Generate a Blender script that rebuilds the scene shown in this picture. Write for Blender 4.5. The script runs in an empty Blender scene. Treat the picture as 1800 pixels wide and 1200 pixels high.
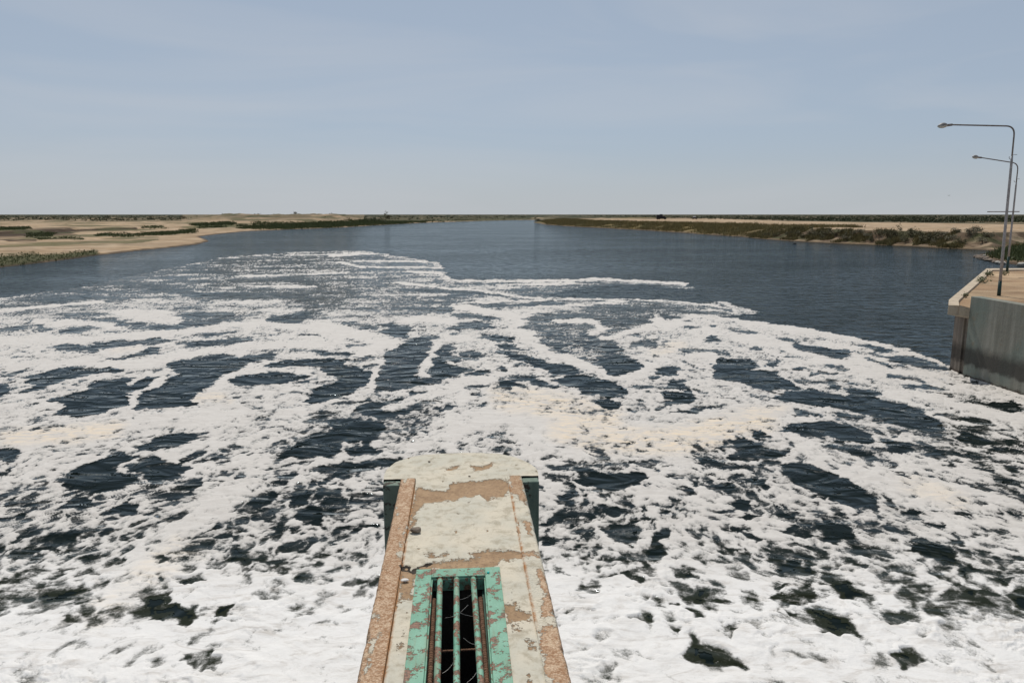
import bpy, bmesh, math, random
import numpy as np

# ================================================================= camera, sky, sun, exposure
scene = bpy.context.scene
col = scene.collection
cam_data = bpy.data.cameras.new("camera"); cam = bpy.data.objects.new("camera", cam_data); col.objects.link(cam)
cam.location = (0, 0, 7.0)
cam.rotation_euler = (math.radians(90)-math.atan(223/1300), 0, 0)
cam_data.sensor_width = 36.0; cam_data.lens = 36*1300/1800
cam_data.clip_start = 0.1; cam_data.clip_end = 60000
scene.camera = cam

SUN_EL, SUN_AZ = 58.0, -9.0                 # degrees; azimuth from +Y towards +X
world = bpy.data.worlds.new("World"); scene.world = world; world.use_nodes = True
wn = world.node_tree.nodes; wl = world.node_tree.links; wn.clear()
w_out = wn.new('ShaderNodeOutputWorld'); w_bg = wn.new('ShaderNodeBackground')
w_sky = wn.new('ShaderNodeTexSky'); w_sky.sky_type = 'NISHITA'; w_sky.sun_disc = False
w_sky.sun_elevation = math.radians(SUN_EL); w_sky.sun_rotation = math.radians(SUN_AZ)
w_sky.altitude = 50; w_sky.air_density = 1.0; w_sky.dust_density = 0.4; w_sky.ozone_density = 2.0
w_bg.inputs['Strength'].default_value = 0.09
# thin high veil of cirrus in the sky
w_tc = wn.new('ShaderNodeTexCoord'); w_map = wn.new('ShaderNodeMapping'); w_map.inputs['Scale'].default_value = (0.9, 1.6, 7.0)
w_map.inputs['Rotation'].default_value = (0.0, 0.35, 0.2)
w_noi = wn.new('ShaderNodeTexNoise'); w_noi.inputs['Scale'].default_value = 1.6; w_noi.inputs['Detail'].default_value = 5; w_noi.inputs['Distortion'].default_value = 0.6
w_ramp = wn.new('ShaderNodeMapRange'); w_ramp.inputs['From Min'].default_value = 0.44; w_ramp.inputs['From Max'].default_value = 0.72
w_ramp.inputs['To Min'].default_value = 0.0; w_ramp.inputs['To Max'].default_value = 0.42
w_mix = wn.new('ShaderNodeMix'); w_mix.data_type = 'RGBA'; w_mix.inputs['B'].default_value = (6.1, 6.3, 6.7, 1)
w_hsv = wn.new('ShaderNodeHueSaturation'); w_hsv.inputs['Saturation'].default_value = 0.55
wl.new(w_tc.outputs['Generated'], w_map.inputs['Vector']); wl.new(w_map.outputs['Vector'], w_noi.inputs['Vector'])
wl.new(w_noi.outputs['Fac'], w_ramp.inputs['Value']); wl.new(w_ramp.outputs['Result'], w_mix.inputs['Factor'])
w_veil = wn.new('ShaderNodeMix'); w_veil.data_type = 'RGBA'; w_veil.inputs['Factor'].default_value = 0.68; w_veil.inputs['B'].default_value = (3.45, 4.35, 5.6, 1)   # even pale haze of a dusty day
wl.new(w_sky.outputs['Color'], w_hsv.inputs['Color']); wl.new(w_hsv.outputs['Color'], w_veil.inputs['A']); w_sep = wn.new('ShaderNodeSeparateXYZ'); w_hz = wn.new('ShaderNodeMapRange'); w_hz.interpolation_type = 'SMOOTHERSTEP'   # whiter dust haze low over the horizon
w_hz.inputs['From Min'].default_value = 0.11; w_hz.inputs['From Max'].default_value = -0.02; w_hz.inputs['To Max'].default_value = 0.75
w_hmix = wn.new('ShaderNodeMix'); w_hmix.data_type = 'RGBA'; w_hmix.inputs['B'].default_value = (5.35, 5.65, 5.85, 1)
wl.new(w_tc.outputs['Generated'], w_sep.inputs['Vector']); wl.new(w_sep.outputs['Z'], w_hz.inputs['Value']); wl.new(w_hz.outputs['Result'], w_hmix.inputs['Factor'])
wl.new(w_veil.outputs['Result'], w_hmix.inputs['A']); wl.new(w_hmix.outputs['Result'], w_mix.inputs['A'])
wl.new(w_mix.outputs['Result'], w_bg.inputs['Color']); wl.new(w_bg.outputs['Background'], w_out.inputs['Surface'])

sun_data = bpy.data.lights.new("sun", 'SUN'); sun = bpy.data.objects.new("sun", sun_data); col.objects.link(sun)
sun_data.energy = 3.3; sun_data.angle = math.radians(0.5); sun_data.color = (1.0, 0.95, 0.88)
sun.rotation_euler = (math.radians(-(90-SUN_EL)), 0, math.radians(-SUN_AZ))
sun.location = (-20, 60, 80)

scene.view_settings.view_transform = 'Standard'; scene.view_settings.look = 'None'
scene.view_settings.gamma = 1.0; scene.view_settings.use_curve_mapping = False
scene.view_settings.exposure = 0.0

rng = np.random.default_rng(7)
random.seed(7)
# ---------------------------------------------------------------- numeric helpers
def _hash(ix, iy, seed):
    n = (ix.astype(np.int64)*374761393 + iy.astype(np.int64)*668265263 + seed*974634767) & 0x7fffffff
    n = ((n ^ (n >> 13))*1274126177) & 0x7fffffff
    return ((n ^ (n >> 16)) & 0xffff)/65535.0*2*math.pi
def perlin(x, y, seed=0):
    xi = np.floor(x); yi = np.floor(y); xf = x-xi; yf = y-yi
    u = xf*xf*xf*(xf*(xf*6-15)+10); v = yf*yf*yf*(yf*(yf*6-15)+10)
    def g(ox, oy):
        a = _hash(xi+ox, yi+oy, seed)
        return np.cos(a)*(xf-ox)+np.sin(a)*(yf-oy)
    a, b, c_, d = g(0,0), g(1,0), g(0,1), g(1,1)
    return ((a*(1-u)+b*u)*(1-v)+(c_*(1-u)+d*u)*v)*1.5
def fbm(x, y, octaves=4, seed=0, gain=0.5):
    t = np.zeros_like(x); a = 1.0; n = 0.0
    for k in range(octaves):
        t += a*perlin(x*2**k+17.3*k, y*2**k-9.1*k, seed+k); n += a*a; a *= gain
    return t/math.sqrt(n)
def smooth(e0, e1, x):
    t = np.clip((x-e0)/(e1-e0), 0, 1); return t*t*(3-2*t)

F_PX, CAM_H = 1300.0, 7.0
PITCH = math.atan(223/F_PX); CP, SP = math.cos(PITCH), math.sin(PITCH)
def at(px, py, z=0.0):                      # photo pixel -> point on the level z
    dx = (px-900)/F_PX; dy = -(py-600)/F_PX
    t = (z-CAM_H)/(-SP+dy*CP)
    return dx*t, (CP+dy*SP)*t
def to_px(x, y, z=0.0):
    d = y*CP-(z-CAM_H)*SP; u = y*SP+(z-CAM_H)*CP
    return 900+F_PX*x/d, 600-F_PX*u/d

# ---------------------------------------------------------------- foam plan (survey outlines of pools, streaks)
# every frame: (origin x, origin y, scale); outlines in that frame's units
def seg_dist(px, py, pts, closed, ky):
    d = np.full(px.shape, 1e9); n = len(pts)
    ins = np.zeros(px.shape, bool)
    for i in range(n if closed else n-1):
        x0, y0 = pts[i]; x1, y1 = pts[(i+1) % n]
        ex, ey = x1-x0, (y1-y0)*ky; wx, wy = px-x0, (py-y0)*ky
        t = np.clip((wx*ex+wy*ey)/max(ex*ex+ey*ey, 1e-9), 0, 1)
        d = np.minimum(d, np.hypot(wx-ex*t, wy-ey*t))
        if closed and y0 != y1:
            c = ((py < y0) != (py < y1)) & (px < (x1-x0)*(py-y0)/(y1-y0)+x0)
            ins ^= c
    return np.where(ins, d, -d) if closed else d

FRAMES = {'A': (0,430,4.0), 'B': (400,430,4.0), 'C': (800,430,4.0), 'D': (1200,530,3.0), 'E': (0,700,2.571),
          'F': (930,780,2.858), 'G': (1200,800,3.0), 'H': (0,800,3.0), 'P': (0,0,1.0)}
# zones: (frame, value, feather px, outline) - wide changes of cover
ZONES = [
 ('P', -.20, 6, [(780,496),(1050,494),(1200,501),(1300,548),(1240,556),(1140,558),(1000,540),(900,530),(800,528)]),
 ('P', .06, 12, [(-300,540),(0,540),(160,528),(300,505),(420,480),(640,470),(760,480),(900,500),(900,560),(600,580),(250,580),(-300,600)]),
 ('P', -.30, 10, [(-300,520),(0,530),(120,505),(260,478),(400,452),(560,442),(660,448),(760,462),(790,480),(600,490),(300,520),(100,545),(-300,560)]),
 ('P', -.16, 8, [(330,490),(420,465),(600,452),(740,470),(790,495),(850,520),(780,555),(600,545),(480,530),(330,520)]),
 ('P', -.05, 25, [(-300,860),(0,850),(120,830),(330,830),(370,900),(300,960),(180,1060),(0,1090),(-300,1100)]),
 ('P', -.06, 20, [(330,930),(450,820),(560,720),(690,690),(780,720),(700,800),(680,960),(560,1010),(400,1000),(350,970)]),
 ('P', -.01, 15, [(950,800),(1100,830),(1160,880),(1300,900),(1330,1000),(1150,980),(1010,990),(950,940)]),
 ('P', -.06, 25, [(1300,800),(1480,840),(1620,900),(1800,980),(2000,1100),(1800,1100),(1560,1060),(1400,1000),(1300,900)]),
 ('P', -.02, 20, [(1450,730),(1640,740),(1850,770),(2100,860),(2000,960),(1700,850),(1500,800)]),
]
# dark pools (frame, strength, feather px, outline)
POOLS = [
 ('A',.9,3,[(130,945),(240,915),(420,865),(650,848),(770,870),(940,876),(880,890),(640,912),(520,940),(380,985),(280,1020),(140,1045),(240,985),(160,960)]),
 ('A',.9,3,[(-200,1000),(0,985),(60,970),(110,1010),(60,1055),(0,1075),(-200,1120)]),
 ('A',.6,3,[(380,710),(480,690),(600,720),(680,690),(860,660),(1050,660),(1240,675),(1100,700),(940,705),(780,720),(640,755),(430,745)]),
 ('A',.7,3,[(1060,720),(1110,722),(1150,745),(1130,765),(1060,775),(830,812),(720,805),(960,772)]),
 ('A',.95,3,[(340,1095),(600,1020),(700,965),(920,932),(870,985),(930,985),(1010,928),(1120,935),(1030,985),(940,1020),(890,1040),(915,1090),(860,1140),(740,1175),(560,1200),(370,1210),(470,1150),(450,1110)]),
 ('A',.95,3,[(1140,860),(1240,825),(1400,775),(1560,755),(1700,790),(1790,810),(1650,880),(1560,925),(1500,990),(1380,1040),(1320,1090),(1400,1120),(1200,1145),(920,1165),(1000,1095),(990,1035),(1100,995),(1240,930),(1230,880)]),
 ('A',.35,5,[(1250,480),(1680,470),(1700,600),(1500,640),(1280,600)]),
 ('B',.95,3,[(20,975),(80,930),(280,895),(500,905),(560,930),(440,965),(300,980),(60,1000)]),
 ('B',.95,3,[(250,860),(330,825),(590,805),(830,805),(850,850),(950,885),(1030,895),(1000,940),(960,1000),(880,1050),(760,1080),(640,1120),(530,1105),(560,1070),(640,1010),(720,990),(760,960),(710,910),(640,880),(700,855),(560,850),(380,860)]),
 ('B',.62,4,[(1060,880),(1150,810),(1100,770),(1240,690),(1380,630),(1480,650),(1620,690),(1560,750),(1530,840),(1700,880),(1600,925),(1500,960),(1300,1000),(1180,1025),(1050,1040),(1040,980),(1080,920)]),
 ('B',.7,4,[(1080,610),(1160,540),(1260,560),(1280,620),(1240,660),(1120,650)]),
 ('B',.75,4,[(200,590),(300,510),(480,475),(640,465),(560,530),(480,580),(300,590)]),
 ('B',.45,4,[(820,540),(1040,560),(1020,600),(860,590)]),
 ('B',.8,3,[(870,1175),(1000,1110),(1180,1095),(1300,1130),(1260,1195),(1000,1210)]),
 ('B',.8,2,[(1480,1180),(1520,1125),(1620,1130)]),
 ('B',.7,3,[(1590,575),(1700,555),(1800,580),(1780,600),(1640,595)]),
 ('C',.30,6,[(400,600),(500,520),(640,480),(900,440),(1380,440),(1400,500),(1380,560),(1300,640),(1100,660),(1250,800),(1330,860),(1240,900),(1130,930),(1050,900),(980,840),(820,800),(620,760),(560,690),(580,640)]),
 ('C',.8,3,[(1010,820),(1150,790),(1280,810),(1330,860),(1240,900),(1130,930),(1060,900)]),
 ('C',.95,3,[(310,740),(400,770),(560,800),(720,840),(850,855),(915,895),(720,915),(600,870),(480,830),(380,800)]),
 ('C',.9,3,[(300,705),(370,695),(470,745),(350,740)]),
 ('C',.9,3,[(200,650),(290,635),(430,655),(400,680),(280,680)]),
 ('C',.95,3,[(680,955),(820,910),(960,935),(1190,985),(1180,1040),(1090,1080),(1150,1120),(1140,1160),(1070,1170),(1010,1120),(1090,1060),(860,1045),(900,1010),(740,1000)]),
 ('C',.9,3,[(260,945),(380,960),(500,995),(350,1005)]),
 ('C',.9,3,[(1420,880),(1500,850),(1580,870),(1570,925),(1450,925)]),
 ('C',.9,3,[(1450,1005),(1530,945),(1640,985),(1600,1020)]),
 ('C',.9,3,[(1450,1045),(1560,1030),(1670,1060),(1600,1120),(1520,1085)]),
 ('C',.6,3,[(1330,930),(1400,915),(1430,940),(1360,950)]),
 ('C',.9,3,[(80,925),(160,880),(270,875),(310,905),(200,930)]),
 ('C',.8,3,[(120,1055),(200,1020),(260,1045),(190,1065)]),
 ('C',.9,4,[(650,350),(900,300),(1300,280),(1700,318),(1800,330),(1800,405),(1300,380),(1100,368),(700,380)]),
 ('C',.7,3,[(1600,570),(1700,580),(1850,560),(1830,600),(1700,620)]),
 ('C',.6,3,[(1720,650),(1800,640),(1850,660),(1800,690)]),
 ('D',.95,3,[(540,240),(600,222),(800,250),(920,265),(880,300),(780,300),(600,265)]),
 ('D',.9,3,[(160,160),(270,148),(390,165),(320,180),(220,178)]),
 ('D',.8,3,[(380,190),(560,195),(600,210),(430,215)]),
 ('D',.95,2,[(880,220),(1000,228),(1180,268),(1050,262)]),
 ('D',.7,3,[(1020,285),(1200,290),(1380,340),(1380,358),(1250,350),(1080,310)]),
 ('D',.8,3,[(100,185),(170,178),(200,215),(110,215)]),
 ('D',.9,3,[(160,300),(350,305),(400,340),(340,355),(480,375),(560,415),(600,460),(480,475),(370,450),(280,420),(160,395)]),
 ('D',.9,3,[(430,330),(520,295),(500,325),(470,355)]),
 ('D',.9,2,[(555,358),(610,342),(655,348),(620,362)]),
 ('D',.75,3,[(740,330),(850,320),(1010,350),(900,360),(880,375)]),
 ('D',.9,3,[(450,505),(600,470),(680,465),(860,500),(1050,515),(1250,565),(1300,600),(1380,630),(1380,680),(1250,680),(1050,620),(820,565),(600,540)]),
 ('D',.9,3,[(850,460),(940,462),(1040,480),(1050,515),(900,500)]),
 ('D',.9,3,[(580,560),(650,575),(690,605),(600,610)]),
 ('D',.9,3,[(480,680),(600,640),(720,635),(900,660),(1000,720),(1000,755),(880,740),(760,705),(600,690)]),
 ('D',.9,3,[(360,680),(410,675),(450,720),(410,735)]),
 ('D',.75,4,[(240,730),(320,715),(440,770),(560,800),(480,830),(350,850),(220,830),(290,790)]),
 ('D',.8,4,[(500,870),(620,835),(670,880),(660,910),(520,910)]),
 ('D',.8,4,[(1040,720),(1200,745),(1180,800),(1080,790)]),
 ('D',.95,3,[(1590,545),(1740,525),(1800,570),(1700,590),(1640,585)]),
 ('D',.8,3,[(1160,450),(1280,435),(1420,465),(1240,460)]),
 ('D',.9,3,[(1420,725),(1500,690),(1640,740),(1540,755)]),
 ('E',.9,4,[(280,400),(330,320),(520,250),(660,265),(560,290),(500,320),(620,355),(600,390),(430,430),(300,420)]),
 ('E',.9,4,[(590,230),(700,180),(800,150),(920,155),(820,215),(680,240)]),
 ('E',.85,4,[(550,305),(700,260),(780,280),(870,325),(780,360),(660,380),(640,340)]),
 ('E',.65,4,[(800,270),(950,210),(920,250),(830,290)]),
 ('E',.85,4,[(1240,280),(1370,190),(1500,150),(1480,100),(1600,90),(1730,110),(1720,190),(1560,200),(1500,270),(1380,270)]),
 ('E',.8,4,[(1560,230),(1680,200),(1710,240),(1600,262)]),
 ('E',.85,4,[(1650,50),(1800,0),(1850,30),(1800,80),(1700,90)]),
 ('E',.7,4,[(1400,320),(1620,290),(1800,260),(1740,310),(1600,320),(1500,370)]),
 ('E',.6,4,[(1180,360),(1320,340),(1280,390),(1130,420)]),
 ('E',.65,4,[(1090,440),(1200,420),(1270,440),(1200,490),(1030,520)]),
 ('E',.65,4,[(1310,410),(1420,420),(1380,480),(1320,480)]),
 ('E',.65,4,[(1330,520),(1470,490),(1450,580),(1360,580)]),
 ('E',.9,3,[(950,600),(1005,545),(1000,590)]), ('E',.8,3,[(960,640),(1060,610),(1000,655)]),
 ('E',.75,4,[(130,650),(230,610),(370,600),(340,640),(200,680)]), ('E',.65,4,[(380,720),(440,680),(510,690),(420,730)]),
 ('E',.8,4,[(280,490),(310,455),(370,450),(460,480),(380,500),(290,505)]), ('E',.8,4,[(480,515),(560,480),(600,455),(640,470),(600,520)]),
 ('E',.7,4,[(750,410),(890,360),(900,415)]), ('E',.8,4,[(0,230),(50,220),(110,240),(40,290),(-60,270)]),
 ('E',.6,4,[(0,330),(40,320),(30,350),(-60,360)]),
 ('E',.7,3,[(760,90),(860,55),(800,95)]), ('E',.8,4,[(1170,240),(1240,220),(1230,250)]),
 ('E',.55,4,[(1260,655),(1420,630),(1400,700),(1280,700)]), ('E',.5,4,[(920,760),(1060,680),(1140,690),(1000,770)]),
 ('E',.5,4,[(1520,590),(1620,570),(1700,580),(1600,610)]), ('E',.5,4,[(1660,370),(1740,360),(1740,410),(1680,410)]),
 ('E',.5,4,[(50,450),(180,450),(160,490),(40,490)]), ('E',.6,4,[(60,600),(220,590),(100,640)]),
 ('F',.9,4,[(230,190),(340,150),(540,150),(610,165),(480,235),(330,215)]), ('F',.85,4,[(210,125),(280,110),(330,140),(260,155)]),
 ('F',.9,4,[(705,220),(820,230),(840,270),(770,290)]),
 ('F',.8,4,[(380,420),(440,400),(550,420),(530,480),(460,500),(400,470)]),
 ('F',.9,4,[(600,440),(700,410),(690,460),(640,490),(700,540),(640,570),(600,550)]),
 ('F',.7,4,[(130,260),(210,230),(220,295)]), ('F',.8,4,[(40,460),(120,470),(80,525),(40,520)]),
 ('F',.85,4,[(1010,290),(1060,280),(1120,330),(1020,340)]),
 ('F',.85,4,[(1060,370),(1180,350),(1100,390)]), ('F',.7,3,[(910,340),(990,340),(960,365)]),
 ('F',.6,4,[(810,195),(900,210),(1050,200),(1020,235),(850,220)]), ('F',.7,4,[(980,70),(1080,50),(1120,90),(1000,90)]),
 ('F',.75,4,[(1110,180),(1200,170),(1220,240),(1150,210)]),
 ('F',.8,4,[(1040,430),(1130,460),(1210,485),(1150,500)]), ('F',.75,4,[(1270,440),(1340,410),(1430,460),(1380,480)]),
 ('F',.8,4,[(1250,345),(1330,345),(1300,370)]),
 ('F',.65,4,[(1220,620),(1300,600),(1360,600),(1260,640)]), ('F',.75,4,[(1360,630),(1420,615),(1410,655)]),
 ('F',.75,4,[(1230,790),(1330,770),(1300,820)]), ('F',.8,5,[(1440,830),(1530,870),(1610,920),(1570,970),(1490,920)]),
 ('F',.6,4,[(1320,850),(1380,860),(1350,875)]), ('F',.65,4,[(1190,710),(1270,695),(1240,740)]),
 ('F',.55,4,[(790,820),(830,810),(870,870),(820,870)]),
 ('F',.45,6,[(770,1040),(840,970),(950,1000),(1030,1050),(1130,1120),(1000,1090),(880,1090)]),
 ('F',.35,4,[(1000,940),(1050,935),(1020,990)]), ('F',.45,4,[(710,930),(770,930),(740,950)]),
 ('F',.4,3,[(300,560),(380,570),(380,590)]),
 ('G',.95,4,[(510,50),(650,40),(860,120),(1000,220),(1050,300),(900,280),(720,200),(600,160)]),
 ('G',.85,4,[(1180,500),(1240,430),(1400,490),(1430,560),(1350,570)]), ('G',.85,4,[(1430,600),(1500,560),(1550,600),(1480,630)]),
 ('G',.85,4,[(690,380),(780,350),(880,380),(940,440),(780,460)]), ('G',.8,4,[(530,400),(600,380),(690,430),(640,445)]),
 ('G',.55,4,[(860,350),(1000,340),(1170,400),(1080,410),(940,370)]), ('G',.8,3,[(1310,375),(1400,370),(1370,395)]),
 ('G',.7,4,[(1370,460),(1440,435),(1500,460)]), ('G',.75,4,[(1480,700),(1600,700),(1680,760),(1600,775)]),
 ('G',.8,5,[(1720,740),(1800,700),(1900,740),(1900,860),(1800,830)]), ('G',.65,4,[(1620,640),(1700,650),(1800,640),(1720,700)]),
 ('G',.65,4,[(1110,80),(1250,90),(1440,140),(1660,200),(1500,180),(1280,120)]), ('G',.6,4,[(1640,120),(1720,115),(1760,150),(1680,150)]),
 ('G',.7,4,[(1710,70),(1780,60),(1800,90),(1740,95)]), ('G',.6,4,[(800,690),(880,670),(950,740),(850,760)]),
 ('G',.65,4,[(1200,280),(1280,300),(1270,330),(1210,310)]), ('G',.6,4,[(1560,300),(1660,310),(1600,320)]),
 ('P',.45,6,[(255,1050),(300,1040),(330,1060),(280,1085)]), ('P',.4,5,[(60,1040),(120,1025),(170,1035),(120,1060),(70,1060)]), ('P',.35,6,[(100,1090),(160,1075),(150,1110)]),
 ('P',.4,6,[(1360,1040),(1420,1030),(1440,1060),(1380,1080)]), ('P',.45,6,[(1430,1075),(1490,1085),(1500,1115),(1450,1110)]), ('P',.4,6,[(1540,1070),(1610,1065),(1630,1090),(1560,1095)]),
 ('P',.4,6,[(1560,1150),(1610,1140),(1640,1165),(1590,1180)]), ('P',.4,6,[(1690,1030),(1750,1040),(1770,1065),(1710,1060)]), ('P',.35,6,[(1200,1035),(1250,1030),(1265,1055),(1215,1060)]), ('P',.35,6,[(1100,1095),(1140,1085),(1150,1105)]),
 ('P',.35,5,[(20,960),(80,950),(70,985),(20,985)]), ('P',.35,5,[(330,1150),(380,1140),(395,1165),(345,1175)]), ('P',.3,5,[(520,1010),(590,1005),(600,1025),(540,1030)]), ('P',.3,5,[(1010,1030),(1060,1025),(1050,1045)]),
 ('H',.55,5,[(890,830),(960,780),(1040,770),(1010,860),(940,930)]), ('H',.55,4,[(1120,870),(1150,800),(1240,790),(1180,860)]),
 ('H',.5,4,[(310,800),(420,760),(500,770),(440,820)]), ('H',.45,4,[(440,540),(500,490),(600,490),(540,545)]),
 ('H',.55,4,[(590,580),(640,545),(700,570),(640,605)]), ('H',.4,4,[(1070,1130),(1110,1060),(1190,1040),(1150,1130)]),
 ('H',.4,4,[(280,960),(360,920),(380,950),(330,985)]), ('H',.5,4,[(930,650),(1040,620),(1060,660),(960,690)]),
 ('H',.4,4,[(80,700),(130,640),(180,690)]), ('H',.4,3,[(820,665),(860,640),(850,670)]),
 ('H',.35,3,[(340,760),(370,720),(390,750)]), ('H',.5,3,[(800,870),(880,840),(860,860)]),
]
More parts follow.
